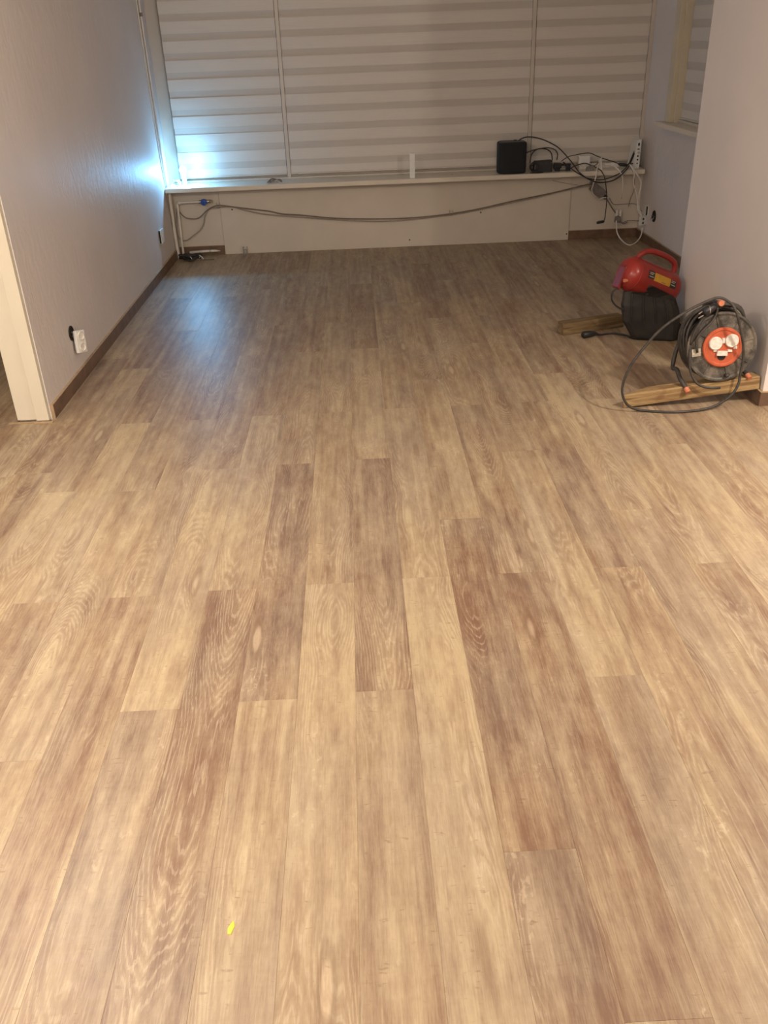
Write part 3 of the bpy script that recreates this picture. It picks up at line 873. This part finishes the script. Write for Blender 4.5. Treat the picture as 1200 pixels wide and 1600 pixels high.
hi = [bm.verts.new((x * 0.87, y * 0.87, 0.245)) for x, y in prof]
for k in range(48):
    bm.faces.new((lo[k], lo[(k + 1) % 48], hi[(k + 1) % 48], hi[k]))
bm.faces.new(hi); bm.faces.new(lo[::-1])
obj('top_cap', bm, M_BLACK, sp)
obj('button', lathe([(0.0, .2450), (.012, .2450), (.012, .249), (.0, .249)], Matrix.Translation((.075, -.04, 0)), 12), M_GREYBRICK, sp)
obj('cable_socket', box(0.02, 0.045, 0.02, 0.04, 0.244, 0.252), M_BLACK, sp)

# black adapter with coil, small plugs
ad = thing('black_adapter', 'black power adapter with a coiled lead, between speaker and white box', 'adapter', (1.585, 7.745, 0.585))
obj('brick', hexa([(-.075, -.045, .001), (.085, -.045, .001), (.085, .04, .001), (-.075, .04, .001), (-.065, -.038, .088), (.082, -.038, .092), (.082, .032, .092), (-.065, .032, .088)], bev=0.008), M_BLACK, ad)
for k in range(4):
    obj('lead_coil', tube([(-0.072 + 0.006 * math.sin(k * 2.1) + 0.032 * math.cos(2 * PI * j / 18), -0.060 + k * 0.004, 0.040 + k * 0.004 + 0.032 * math.sin(2 * PI * j / 18)) for j in range(18)], 0.0042, 6, closed=True), M_BLACKC, ad, smooth=True)
obj('lead_tail', tube(spline([(-0.11, -0.075, 0.005), (-0.06, -0.085, 0.005), (0.0, -0.082, 0.005)], 4), 0.0042, 6), M_BLACKC, ad, smooth=True)
obj('indicator', box(0.068, 0.074, -0.0475, -0.043, 0.074, 0.080), M_CHROME, ad)
pg = thing('black_plug', 'black mains plug beside the black adapter on the sill', 'plug', (1.722, 7.75, 0.585))
obj('shell', box(-0.034, 0.030, -0.022, 0.022, 0.024, 0.064, bev=0.007), M_BLACK, pg)
obj('strain_relief', tube([(0.028, 0, 0.046), (0.05, 0, 0.048), (0.062, 0, 0.052)], 0.008, 8, radii=[.011, .008, .005]), M_BLACK, pg, smooth=True)
obj('foot', box(-0.025, 0.02, -0.016, 0.016, 0.0, 0.026, bev=0.003), M_BLACK, pg)
pg2 = thing('black_plug', 'small dark blue plug on the sill just left of the white box', 'plug', (1.812, 7.745, 0.585))
obj('shell', box(-0.022, 0.018, -0.014, 0.014, 0.0, 0.058, bev=0.006), simple('dark_blue_plastic', (0.02, 0.02, 0.045), 0.4), pg2)
obj('strain_relief', tube([(-0.018, 0, 0.04), (-0.035, 0, 0.05), (-0.045, 0, 0.058)], 0.006, 8, radii=[.009, .006, .004]), M_BLACK, pg2, smooth=True)

# white adapter and white power strip
wa = thing('white_adapter', 'square white plug-in adapter standing on the cable tangle', 'adapter', (1.955, 7.80, 0.585))
obj('case', box(-0.048, 0.048, -0.022, 0.03, 0.044, 0.106, bev=0.006), M_WHITE, wa)
obj('plug_base', box(-0.040, 0.040, -0.018, 0.022, 0.0, 0.046, bev=0.004), M_SOCKETW, wa)
ps = thing('power_strip', 'flat white power strip lying on the sill under the cables', 'power strip', (2.10, 7.845, 0.585))
obj('body', box(-0.16, 0.17, -0.028, 0.028, 0.0, 0.036, bev=0.006), M_WHITEC, ps)
for k in range(4):
    obj('socket_well', lathe([(0.022, 0.0), (0.022, 0.003), (0.018, 0.003), (0.017, 0.0006), (0.0, 0.0006)], Matrix.Translation((-0.115 + k * 0.078, 0, 0.036)), 16), M_SOCKETW, ps)
wp = thing('white_plug', 'white plug standing with its lead on the sill below the power strip', 'plug', (2.078, 7.745, 0.585))
obj('shell', hexa([(-.022, -.016, 0), (.022, -.016, 0), (.022, .016, 0), (-.022, .016, 0), (-.010, -.010, .075), (.010, -.010, .075), (.010, .010, .075), (-.010, .010, .075)], bev=0.004), M_WHITEC, wp)
obj('strain_relief', tube([(0, 0, .072), (0.004, 0, .086), (0.012, -.004, .096)], 0.005, 8), M_WHITEC, wp, smooth=True)
dp = thing('dark_plug', 'dark wedge shaped plug lying on the sill edge among white cables', 'plug', (1.985, 7.70, 0.585))
obj('shell', hexa([(-.040, -.016, 0), (.030, -.020, 0), (.030, .016, 0), (-.036, .016, 0), (-.030, -.012, .030), (.026, -.016, .044), (.026, .012, .044), (-.028, .012, .030)], bev=0.004), M_GREYBRICK, dp)
obj('lead', tube(spline([(0.026, 0, 0.03), (0.06, 0.01, 0.05), (0.085, 0.03, 0.06)], 4), 0.004, 6), M_GREYC, dp, smooth=True)

# white modem, narrow side to the room
mo = thing('modem', 'upright white modem with a column of dark ports, at the right end of the sill', 'modem', (2.378, 7.79, 0.585))
obj('case', hexa([(-.036, -.075, 0), (.026, -.075, 0), (.026, .080, 0), (-.036, .080, 0), (-.006, -.075, .222), (.026, -.075, .226), (.026, .080, .226), (-.006, .080, .222)], bev=0.004), M_WHITE, mo)
for (z, h, w) in ((0.176, 0.022, 0.013), (0.146, 0.008, 0.018), (0.090, 0.012, 0.012), (0.062, 0.012, 0.012), (0.034, 0.010, 0.010)):
    obj('port', box(0.006 - w / 2, 0.006 + w / 2, -0.0765, -0.070, z, z + h), M_HOLE, mo)
obj('coax_nut', lathe([(0.0, 0.0), (0.010, 0.0), (0.010, 0.010), (0.005, 0.011), (0.005, 0.016), (0.0, 0.016)], frame_mat((0.008, -0.0745, 0.125), (0, -1, 0)), 8), M_CHROME, mo)
obj('cable_tie', tube([(-0.062 + 0.016 * math.cos(2 * PI * j / 14), -0.128 + 0.016 * math.sin(2 * PI * j / 14), 0.044 + 0.004 * math.cos(2 * PI * j / 14)) for j in range(14)], 0.0025, 6, closed=True), M_BLACKC, mo)

# grey power brick and plug cluster hanging at the wall
br = thing('power_brick', 'grey power brick fixed aslant on the wall under the sill cables', 'adapter', (2.10, 7.812, 0.40))
bmf = box(-0.075, 0.062, -0.024, 0.026, -0.038, 0.038, bev=0.008)
bmesh.ops.transform(bmf, matrix=Matrix.Rotation(math.radians(38), 4, 'Y'), verts=bmf.verts)
obj('case', bmf, M_GREYBRICK, br)
bmf = box(0.060, 0.095, -0.012, 0.014, -0.018, 0.018, bev=0.004)
bmesh.ops.transform(bmf, matrix=Matrix.Rotation(math.radians(38), 4, 'Y'), verts=bmf.verts)
obj('plug_end', bmf, M_BLACK, br)
obj('lead', tube(spline([(0.065, 0.0, -0.055), (0.10, -0.006, -0.10), (0.135, -0.008, -0.15), (0.165, -0.01, -0.185)], 4), 0.0055, 6), M_GREYC, br, smooth=True)
obj('lead_knuckle', lathe([(0.0, -.02), (.012, -.02), (.012, .02), (.0, .02)], frame_mat((-0.072, -.01, 0.062), (0.2, -.2, 1)), 10), M_GREYBRICK, br)
cl = thing('plug_cluster', 'small cluster of dark and white plugs hanging by the wall in the right corner', 'plug', (2.29, 7.806, 0.165))
obj('dark_plug', hexa([(-.030, -.014, -.026), (.034, -.014, -.036), (.034, .014, -.036), (-.030, .014, -.026), (-.022, -.012, .034), (.016, -.012, .026), (.016, .012, .026), (-.022, .012, .034)], bev=0.005), M_GREYBRICK, cl)
for s in (-1, 1):
    obj('white_plug', box(s * 0.016 - 0.009, s * 0.016 + 0.009, -0.012, 0.010, 0.020, 0.075, bev=0.003), M_WHITEC, cl)
obj('lead', tube(spline([(0.02, 0, -0.02), (0.05, -0.004, -0.045), (0.085, -0.008, -0.03)], 4), 0.004, 6), M_GREYC, cl, smooth=True)

# sockets on the right wall
rs = thing('wall_socket', 'white socket hanging loose from the right wall in the corner', 'socket', (XR, 7.62, 0.19))
bmf = box(-0.036, 0.036, -0.008, 0.008, -0.036, 0.036, bev=0.004)
M1 = frame_mat((-0.034, -0.02, -0.01), (0.35, 0.0, 0.94), (0.6, 0.8, 0)) 
bmesh.ops.transform(bmf, matrix=Matrix.Translation((-0.034, -0.02, -0.012)) @ Matrix.Rotation(math.radians(28), 4, 'Z'), verts=bmf.verts)
obj('face_plate', bmf, M_WHITE, rs)
for s in (-1, 1):
    bmf = box(-0.008, 0.008, -0.0015, 0.0015, -0.008, 0.008)
    bmesh.ops.transform(bmf, matrix=Matrix.Translation((-0.034, -0.02, -0.012)) @ Matrix.Rotation(math.radians(28), 4, 'Z') @ Matrix.Translation((-0.004 + 0.0 * s, -0.009, s * 0.016)), verts=bmf.verts)
    obj('port', bmf, M_HOLE, rs)
obj('wall_mount', box(-0.010, -0.0008, -0.05, 0.05, 0.02, 0.115, bev=0.003), M_WHITE, rs)
obj('dark_gap', box(-0.0125, -0.0098, -0.045, -0.015, 0.035, 0.105), M_HOLE, rs)
obj('lead_wire', tube(spline([(-0.008, 0.0, 0.05), (-0.024, -0.01, 0.03), (-0.032, -0.014, 0.01)], 4), 0.0035, 6), M_WHITE, rs, smooth=True)
rh = thing('socket_hole', 'open dark round socket hole with bare wires in the right wall', 'socket', (XR, 7.42, 0.245))
obj('rim', lathe([(0.046, -0.0005), (0.046, 0.004), (0.038, 0.004), (0.036, 0.0008), (0.0, 0.0008)], frame_mat((-0.0006, 0, 0), (-1, 0, 0)), 22), M_HOLE, rh)
for k in range(4):
    a = k * 1.5
    obj('bare_wire', tube(spline([(-0.003, 0.012 * math.cos(a), 0.014 * math.sin(a)), (-0.018, 0.020 * math.cos(a + .5), 0.02 * math.sin(a + .5) - 0.008), (-0.026, 0.012 * math.cos(a + 1), -0.03 + 0.01 * k)], 4), 0.0028, 6), (M_GREYL, M_BLACKC, M_GREYC, M_WHITE)[k], rh, smooth=True)

# ------------------------------------------------------------------ timber beams
BA, BB = Vector((1.262, 3.918, 0.0012)), Vector((1.915, 3.905, 0.0735))
bdir = (BB - BA).normalized()
bside = Vector((0.02, 1, 0)).normalized()
bside = (bside - bdir * bside.dot(bdir)).normalized()
bup = bdir.cross(bside).normalized()
if bup.z < 0:
    bup = -bup
L1 = (BB - BA).length
Mb = Matrix(((bdir.x, bside.x, bup.x, BA.x), (bdir.y, bside.y, bup.y, BA.y), (bdir.z, bside.z, bup.z, BA.z), (0, 0, 0, 1)))
D1, H1, MIT = 0.068, 0.066, 0.13
bm = hexa([(0, 0, 0), (L1, 0, 0), (L1, D1, 0), (MIT, D1, 0), (0.0, 0, H1), (L1, 0, H1), (L1, D1, H1), (MIT, D1, H1)], bev=0.003, seg=1)
beam = obj('timber_beam', bm, M_PINE)
beam.matrix_world = Mb
tag(beam, 'mitred pine beam under the cable reel, its end propped on the skirting', 'beam')
B2 = Vector((1.226, 5.10, 0.0005))
d2v = (Vector((1.606, 5.215, 0)) - Vector((1.226, 5.10, 0))).normalized()
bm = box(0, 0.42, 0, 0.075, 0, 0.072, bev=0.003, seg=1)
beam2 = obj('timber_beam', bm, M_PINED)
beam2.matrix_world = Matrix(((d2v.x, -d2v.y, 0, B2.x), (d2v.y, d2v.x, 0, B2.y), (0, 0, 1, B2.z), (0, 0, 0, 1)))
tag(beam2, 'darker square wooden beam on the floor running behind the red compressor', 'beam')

# ------------------------------------------------------------------ cable reel
RC = Vector((1.706, 3.925, 0.287))
nrm = Vector((-0.05, -0.985, 0.16)).normalized()      # out of the front disc
RM = frame_mat(RC, nrm, (1, 0, 0))
RR = 0.163
reel = thing('cable_reel', 'black cable reel with orange socket plate leaning on the pine beam', 'cable reel', RC)
RI = Matrix.Translation(-RC)
def rp(x, y, z):
    """reel space: x right, y up in the disc, z out of the disc; relative to the reel's origin"""
    return (RI @ RM @ Vector((x, y, z)))
RL = RI @ RM
disc = obj('front_disc', lathe([(0.0, -0.010), (RR, -0.010), (RR + 0.002, -0.004), (RR, 0.002), (RR - 0.008, 0.0035), (RR - 0.016, -0.001), (0.088, 0.001), (0.082, 0.004), (0.0, 0.004)], RL, 56), M_DISC, reel, smooth=False)
for k in range(8):
    a = k * PI / 4 + 0.25
    pts = []
    m = RL @ Matrix.Rotation(a, 4, 'Z')
    bm = box(0.088, RR - 0.014, -0.0035, 0.0035, 0.0, 0.0045, bev=0.001, seg=1)
    bmesh.ops.transform(bm, matrix=m, verts=bm.verts)
    obj('rib', bm, M_DISC, disc)
obj('back_disc', lathe([(0.0, -0.132), (RR, -0.132), (RR + 0.002, -0.127), (RR, -0.122), (0.0, -0.122)], RL, 56), M_DISC, reel)
obj('drum', lathe([(0.075, -0.122), (0.075, -0.010)], RL, 32), M_BLACK, reel, smooth=True)
# windings: one continuous helix, then stray turns on top
pts = []
turns, layers = 9, 4
for ly in range(layers):
    for j in range(turns * 20):
        a = 2 * PI * j / 20
        f = j / (turns * 20)
        z = -0.116 + 0.100 * (f if ly % 2 == 0 else 1 - f)
        rr = 0.108 + ly * 0.0105 + 0.002 * math.sin(3.1 * a / 7)
        pts.append(rp(rr * math.cos(a), rr * math.sin(a), z))
obj('cable_winding', tube(pts, 0.0058, 6), M_RUBBER, reel, smooth=True)
rr_ = random.Random(3)
for k in range(12):
    pts = []
    z0 = -0.112 + 0.0082 * k
    ph = rr_.uniform(0, 6)
    big = rr_.uniform(0.004, 0.022)
    for j in range(26):
        a = 2 * PI * j / 26
        bulge = max(0.0, math.cos(a - 2.15)) ** 2
        rr = 0.152 + 0.004 * math.sin(2 * a + ph) + bulge * (big * 1.5 + 0.016)
        z = z0 + 0.010 * math.sin(a + ph) + 0.010 * bulge * math.sin(k * 1.7)
        z = min(max(z, -0.115), -0.018)
        pts.append(rp(rr * math.cos(a), rr * math.sin(a), z))
    obj('loose_turn', tube(spline(pts, 2, True), 0.0060, 7, closed=True), M_RUBBER, reel, smooth=True)
# strands hanked across the top front of the disc
for k in range(6):
    o_ = 0.007 * k
    pts = [rp(-0.150 + o_ * 0.6, 0.020 + o_, 0.004 - 0.02 * (k % 2)), rp(-0.135 + o_, 0.085 + 0.5 * o_, 0.014), rp(-0.095 + 0.5 * o_, 0.150 + 0.012 * math.sin(k), 0.016 - 0.008 * k),
           rp(-0.030 + 0.4 * o_, 0.186 + 0.010 * math.cos(k * 2), 0.010 - 0.016 * k), rp(0.035, 0.190 + 0.010 * math.sin(k * 1.3), 0.002 - 0.018 * k), rp(0.085 + 0.3 * o_, 0.155 + 0.5 * o_, -0.020 - 0.010 * k), rp(0.120, 0.098, -0.045)]
    obj('hank_strand', tube(spline(pts, 4), 0.0062, 7), M_RUBBER, reel, smooth=True)
obj('hank_strand', tube(spline([rp(-0.118, -0.02, 0.012), rp(-0.128, 0.04, 0.020), rp(-0.100, 0.085, 0.022), rp(-0.060, 0.128, 0.018), rp(-0.040, 0.175, 0.01), rp(-0.055, 0.205, -0.01)], 5), 0.0062, 7), M_RUBBER, reel, smooth=True)
obj('hank_strand', tube(spline([rp(-0.150, 0.02, -0.004), rp(-0.150, -0.05, 0.010), rp(-0.142, -0.11, 0.012), rp(-0.110, -0.165, 0.016), rp(-0.060, -0.188, 0.022), rp(0.0, -0.190, 0.026)], 5), 0.0062, 7), M_RUBBER, reel, smooth=True)
# plug clipped in the hank
mp = obj('mains_plug', tube([rp(-0.045, 0.200, 0.022), rp(-0.070, 0.188, 0.026), rp(-0.100, 0.172, 0.030), rp(-0.112, 0.166, 0.031)], 0.018, 12, radii=[0.008, 0.019, 0.021, 0.018]), M_BLACK, reel, smooth=True)
for s in (-1, 1):
    obj('pin', tube([rp(-0.110, 0.166 + s * 0.010, 0.033), rp(-0.134, 0.153 + s * 0.010, 0.036)], 0.0032, 8), M_CHROME, mp)
obj('earth_clip', tube([rp(-0.088 + .001 * j, 0.178 + 0.0205 * math.cos(2 * PI * j / 12) , 0.028 + 0.0205 * math.sin(2 * PI * j / 12)) for j in range(12)], 0.0022, 6, closed=True), M_CHROME, mp)
# orange plate with three sockets
plate = obj('socket_plate', lathe([(0.0, 0.004), (0.092, 0.004), (0.094, 0.009), (0.090, 0.014), (0.082, 0.014), (0.076, 0.009), (0.0, 0.009)], RL, 40), M_ORANGE, reel)
for (cx_, cy_) in ((-0.036, 0.020), (0.039, 0.030)):
    cap = obj('socket_cap', lathe([(0.0, 0.009), (0.031, 0.009), (0.031, 0.019), (0.028, 0.022), (0.021, 0.0205), (0.0, 0.0215)], RL @ Matrix.Translation((cx_, cy_, 0)), 24), M_SOCKETW, plate)
    bm = box(-0.008, 0.008, -0.014, 0.0, 0.009, 0.016, bev=0.002, seg=1)
    bmesh.ops.transform(bm, matrix=RL @ Matrix.Translation((cx_ * 1.25 + 0.01, cy_ - 0.026, 0)), verts=bm.verts)
    obj('hinge', bm, M_SOCKETW, cap)
op_ = obj('open_cap', hexa([rp(-0.028, -0.034, 0.009), rp(0.020, -0.036, 0.009), rp(0.020, -0.016, 0.010), rp(-0.026, -0.014, 0.010),
                            rp(-0.030, -0.038, 0.024), rp(0.022, -0.040, 0.024), rp(0.020, -0.016, 0.026), rp(-0.026, -0.014, 0.026)], bev=0.003), M_SOCKETW, plate)
obj('socket_well', lathe([(0.0, 0.0094), (0.020, 0.0094), (0.020, 0.0100), (0.0, 0.0100)], RL @ Matrix.Translation((-0.002, -0.042, 0)), 20), M_HOLE, plate)
obj('hinge', hexa([rp(0.022, -0.022, 0.010), rp(0.046, -0.024, 0.010), rp(0.044, -0.012, 0.010), rp(0.022, -0.010, 0.010), rp(0.022, -0.022, 0.020), rp(0.046, -0.024, 0.016), rp(0.044, -0.012, 0.016), rp(0.022, -0.010, 0.020)], bev=0.002, seg=1), M_SOCKETW, plate)
obj('cut_out_button', box(-0.008, 0.008, -0.006, 0.006, -0.008, 0.008).__class__() if False else hexa([rp(-0.006, 0.018, 0.009), rp(0.008, 0.018, 0.009), rp(0.008, 0.044, 0.009), rp(-0.006, 0.044, 0.009), rp(-0.004, 0.020, 0.017), rp(0.006, 0.020, 0.017), rp(0.006, 0.042, 0.017), rp(-0.004, 0.042, 0.017)]), M_SOCKETW, plate)
bm = box(-0.021, 0.021, -0.018, 0.018, 0.0046, 0.0054)
bmesh.ops.transform(bm, matrix=RL @ Matrix.Translation((-0.120, -0.022, 0)) @ Matrix.Rotation(0.12, 4, 'Z'), verts=bm.verts)
obj('paper_label', bm, M_PAPER, reel)
# tubular stand: two legs bent forward, top carrying handle
def wl(x, y, z):
    return Vector((x, y, z)) - RC
st = obj('stand', tube(spline([rp(-0.10, 0.10, -0.150), rp(-0.158, 0.0, -0.150), rp(-0.182, -0.11, -0.142), wl(1.532, 4.000, 0.158), wl(1.535, 3.945, 0.128), wl(1.556, 3.898, 0.091)], 5), 0.0105, 10), M_RUBBER, reel, smooth=True)
obj('end_cap', tube([wl(1.553, 3.905, 0.096), wl(1.560, 3.886, 0.080)], 0.0125, 10), M_TIP, st)
st2 = obj('stand', tube(spline([rp(0.08, 0.10, -0.150), rp(0.120, 0.0, -0.150), rp(0.132, -0.10, -0.145), wl(1.838, 4.02, 0.172), wl(1.836, 3.96, 0.160), wl(1.850, 3.915, 0.142)], 5), 0.0105, 10), M_RUBBER, reel, smooth=True)
obj('end_cap', tube([wl(1.848, 3.920, 0.144), wl(1.854, 3.898, 0.133)], 0.0125, 10), M_TIP, st2)
hd = obj('carry_handle', tube(spline([rp(-0.08, 0.10, -0.152), rp(-0.05, 0.175, -0.140), rp(-0.035, 0.200, -0.09), rp(-0.03, 0.204, -0.03), rp(-0.028, 0.206, 0.004)], 5), 0.0115, 10), M_RUBBER, reel, smooth=True)
obj('end_cap', tube([rp(-0.028, 0.206, 0.0), rp(-0.027, 0.206, 0.022)], 0.014, 12), M_TIP, hd)
obj('crank_knob', lathe([(0.0, 0.002), (0.010, 0.002), (0.009, 0.022), (0.0, 0.026)], RL @ Matrix.Translation((0.03, -0.135, 0)), 12), M_RUBBER, reel, smooth=True)
# the long loose loop
loop = [(1.690, 3.885, 0.512), (1.634, 3.885, 0.535), (1.550, 3.880, 0.507), (1.467, 3.875, 0.464), (1.385, 3.875, 0.402), (1.318, 3.875, 0.320), (1.264, 3.87, 0.240), (1.232, 3.865, 0.150), (1.236, 3.86, 0.085), (1.275, 3.865, 0.030),
        (1.345, 3.862, 0.0072), (1.472, 3.827, 0.0072), (1.600, 3.835, 0.0072), (1.690, 3.850, 0.022), (1.755, 3.855, 0.066), (1.787, 3.865, 0.115), (1.792, 3.872, 0.165), (1.795, 3.875, 0.235), (1.780, 3.868, 0.311), (1.742, 3.862, 0.419), (1.718, 3.872, 0.480)]
obj('loose_loop', tube(spline([Vector(p) - RC for p in loop], 6, True), 0.0064, 8, closed=True), M_RUBBER, reel, smooth=True)

# ------------------------------------------------------------------ red compressor
CC = Vector((1.690, 5.030, 0.330))
uu = Vector((0.86, 0.27, -0.40)).normalized()
vv = (Vector((0, 0, 1)) - uu * uu.z).normalized()
nn = uu.cross(vv).normalized()      # towards the room
if nn.y > 0:
    nn = -nn
comp = thing('air_compressor', 'red portable air compressor with black housing, tipped against the wall pier', 'compressor', CC)
def cp(u, v, n):
    return uu * u + vv * v + nn * n
TM = frame_mat((0, 0, 0), uu, nn)
R_ = 0.098
tank = obj('tank', lathe([(0.0, -0.205), (0.030, -0.203), (0.058, -0.195), (0.080, -0.180), (0.093, -0.160), (R_, -0.135), (R_, 0.135), (0.094, 0.160), (0.080, 0.180), (0.058, 0.194), (0.03, 0.201), (0.0, 0.203)], TM, 40), M_RED, comp, smooth=True)
obj('weld_seam', lathe([(R_ - .001, -0.139), (R_ + .0025, -0.136), (R_ - .001, -0.133)], TM, 40), M_RED, tank, smooth=True)
obj('drain_boss', tube([cp(-0.185, -0.045, 0.055), cp(-0.205, -0.05, 0.062)], 0.010, 10), M_TIP, tank)
obj('handle', tube(spline([cp(-0.150, 0.070, 0.0), cp(-0.128, 0.118, 0.0), cp(-0.085, 0.150, 0.0), cp(-0.01, 0.160, 0.0), cp(0.075, 0.156, 0.0), cp(0.120, 0.140, 0.0), cp(0.138, 0.108, 0.0), cp(0.140, 0.075, 0.0)], 5), 0.016, 12), M_RED, comp, smooth=True)
def tank_patch(name, u0, u1, a0, a1, mat, lift=0.0012, parent=tank, n=6):
    bm = bmesh.new()
    rows = []
    for i in range(n + 1):
        a = math.radians(a0 + (a1 - a0) * i / n)
        d = nn * math.cos(a) + vv * math.sin(a)
        rows.append([bm.verts.new(uu * u + d * (R_ + l)) for u in (u0, u1) for l in (0.0, lift)])
    for A, B in zip(rows, rows[1:]):
        bm.faces.new((A[1], A[3], B[3], B[1]))
        bm.faces.new((A[0], B[0], B[1], A[1]))
        bm.faces.new((A[2], A[3], B[3], B[2]))
    bm.faces.new((rows[0][0], rows[0][1], rows[0][3], rows[0][2]))
    bm.faces.new((rows[-1][0], rows[-1][2], rows[-1][3], rows[-1][1]))
    return obj(name, bm, mat, parent)
tank_patch('black_sticker', -0.090, -0.045, 8, 34, M_BLACK)
tank_patch('yellow_sticker', -0.045, 0.078, 6, 32, M_YELLOW)
tank_patch('black_sticker', 0.078, 0.122, 4, 30, M_BLACK)
for (u0, u1) in ((-0.084, -0.051), (0.084, 0.116)):
    for a in (13, 21, 26):
        tank_patch('printed_line', u0, u1 - (0.008 if a == 21 else 0), a, a + 2.6, M_GREYPRINT, 0.0018)
tank_patch('printed_line', 0.015, 0.045, 9, 11, M_SKIRT, 0.0018)
# bracket and pressure lead at the left dome
obj('end_bracket', hexa([cp(-0.205, -0.10, -0.03), cp(-0.185, -0.11, -0.03), cp(-0.185, -0.11, 0.035), cp(-0.205, -0.10, 0.035),
                         cp(-0.212, 0.02, -0.03), cp(-0.198, 0.04, -0.03), cp(-0.198, 0.04, 0.03), cp(-0.212, 0.02, 0.03)], bev=0.006), M_REDD, comp)
obj('pressure_lead', tube(spline([cp(-0.195, -0.10, 0.02), cp(-0.215, -0.130, 0.02), cp(-0.200, -0.170, 0.02), cp(-0.155, -0.195, 0.03), cp(-0.10, -0.20, 0.04)], 5), 0.005, 8), M_BLACKC, comp, smooth=True)
# housing: loft from the underside of the tank down to the floor
def ring(pts):
    return [Vector(p) for p in pts]
top = [cp(-0.060, -0.018, 0.110), cp(0.150, -0.030, 0.110), cp(0.150, -0.045, -0.095), cp(-0.060, -0.035, -0.095)]
top = [p + CC for p in top]
levels = [top,
          ring([(1.521, 4.955, 0.292), (1.838, 4.945, 0.225), (1.885, 5.10, 0.22), (1.585, 5.10, 0.27)]),
          ring([(1.512, 4.945, 0.215), (1.862, 4.925, 0.170), (1.892, 5.11, 0.14), (1.590, 5.12, 0.20)]),
          ring([(1.530, 4.945, 0.120), (1.868, 4.905, 0.090), (1.895, 5.11, 0.06), (1.605, 5.13, 0.11)]),
          ring([(1.596, 4.950, 0.022), (1.862, 4.885, 0.012), (1.890, 5.10, 0.012), (1.625, 5.13, 0.02)]),
          ring([(1.606, 4.960, 0.001), (1.850, 4.893, 0.001), (1.885, 5.09, 0.001), (1.632, 5.12, 0.001)])]
def loft(levels, n=6):
    bm = bmesh.new()
    rows = []
    for lv in levels:
        c = sum(lv, Vector()) / 4
        row = []
        for k in range(4):
            a, b = lv[k], lv[(k + 1) % 4]
            for j in range(n):
                t = j / n
                p = a.lerp(b, t)
                # pull corners in for rounded edges
                ed = min(t, 1 - t)
                if ed < 0.12:
                    p = p.lerp(c, 0.10 * (1 - ed / 0.12))
                row.append(bm.verts.new(p - CC))
        rows.append(row)
    m = len(rows[0])
    for A, B in zip(rows, rows[1:]):
        for k in range(m):
            bm.faces.new((A[k], A[(k + 1) % m], B[(k + 1) % m], B[k]))
    bm.faces.new(rows[0][::-1])
    bm.faces.new(rows[-1])
    return bm
hs = obj('housing', loft(levels, 8), M_DARKBODY, comp)
mod = hs.modifiers.new('round', 'BEVEL')
mod.width = 0.006
mod.segments = 2
mod.limit_method = 'ANGLE'
mod.angle_limit = math.radians(28)
# ribs and bolts on the housing front
for k in range(4):
    t = 0.18 + 0.2 * k
    a = levels[1][0].lerp(levels[1][1], t)
    b = levels[3][0].lerp(levels[3][1], t)
    m_ = levels[2][0].lerp(levels[2][1], t)
    o_ = Vector((-0.1, -1, 0.1)) * 0.004
    obj('rib', tube([a + o_ - CC, m_ + o_ - CC, b + o_ - CC], 0.005, 6), M_DARKBODY, hs)
for (u, v) in ((-0.05, -0.075), (0.115, -0.062)):
    obj('bolt', lathe([(0.0, 0.0), (0.009, 0.0), (0.009, 0.006), (0.0, 0.008)], frame_mat(cp(u, v, 0.102), nn), 8), M_BLACK, hs)
cc_ = obj('mains_lead', tube(spline([Vector(p) - CC for p in [(1.600, 4.975, 0.012), (1.590, 5.03, 0.008), (1.545, 5.075, 0.0065), (1.500, 5.083, 0.0065), (1.450, 5.068, 0.0075), (1.415, 5.058, 0.016)]], 5), 0.0055, 8), M_BLACKC, comp, smooth=True)
obj('mains_plug', tube([Vector(p) - CC for p in [(1.425, 5.061, 0.015), (1.405, 5.054, 0.021), (1.365, 5.040, 0.0225), (1.335, 5.030, 0.0225), (1.328, 5.027, 0.0225)]], 0.02, 12, radii=[0.007, 0.014, 0.021, 0.021, 0.017]), M_BLACK, cc_, smooth=True)

# yellow scrap on the floor
ys = bmesh.new()
pts = [(-0.006, -0.014), (0.001, -0.016), (0.007, 0.004), (0.004, 0.016), (-0.002, 0.010), (-0.007, -0.002)]
lo = [ys.verts.new((x, y, 0.0002)) for x, y in pts]
hi = [ys.verts.new((x * 0.95, y * 0.95, 0.0012 + 0.001 * (i % 2))) for i, (x, y) in enumerate(pts)]
for k in range(6):
    ys.faces.new((lo[k], lo[(k + 1) % 6], hi[(k + 1) % 6], hi[k]))
ys.faces.new(hi); ys.faces.new(lo[::-1])
tag(obj('yellow_scrap', ys, M_YBIT, loc=(-0.331, 1.195, 0.0002)), 'tiny bright yellow scrap on the light plank near the camera', 'scrap')

# repeats of one kind share a group
GROUPS = {'roller_blind': 'striped day and night blinds', 'black_cable': 'black cables on the sill', 'white_cable': 'white cables by the modem',
          'grey_cable': 'thin grey cables in the right corner', 'long_cable': 'long grey cables under the sill', 'hanging_cord': 'cords in the left corner',
          'heating_pipe': 'white heating pipes in the left corner', 'timber_beam': 'wooden beams on the floor', 'wall_socket': 'white wall sockets', 'black_plug': 'dark plugs on the sill'}
for o in list(S.objects):
    k = o.name.split('.')[0]
    if o.parent is None and k in GROUPS and 'label' in o:
        o['group'] = GROUPS[k]
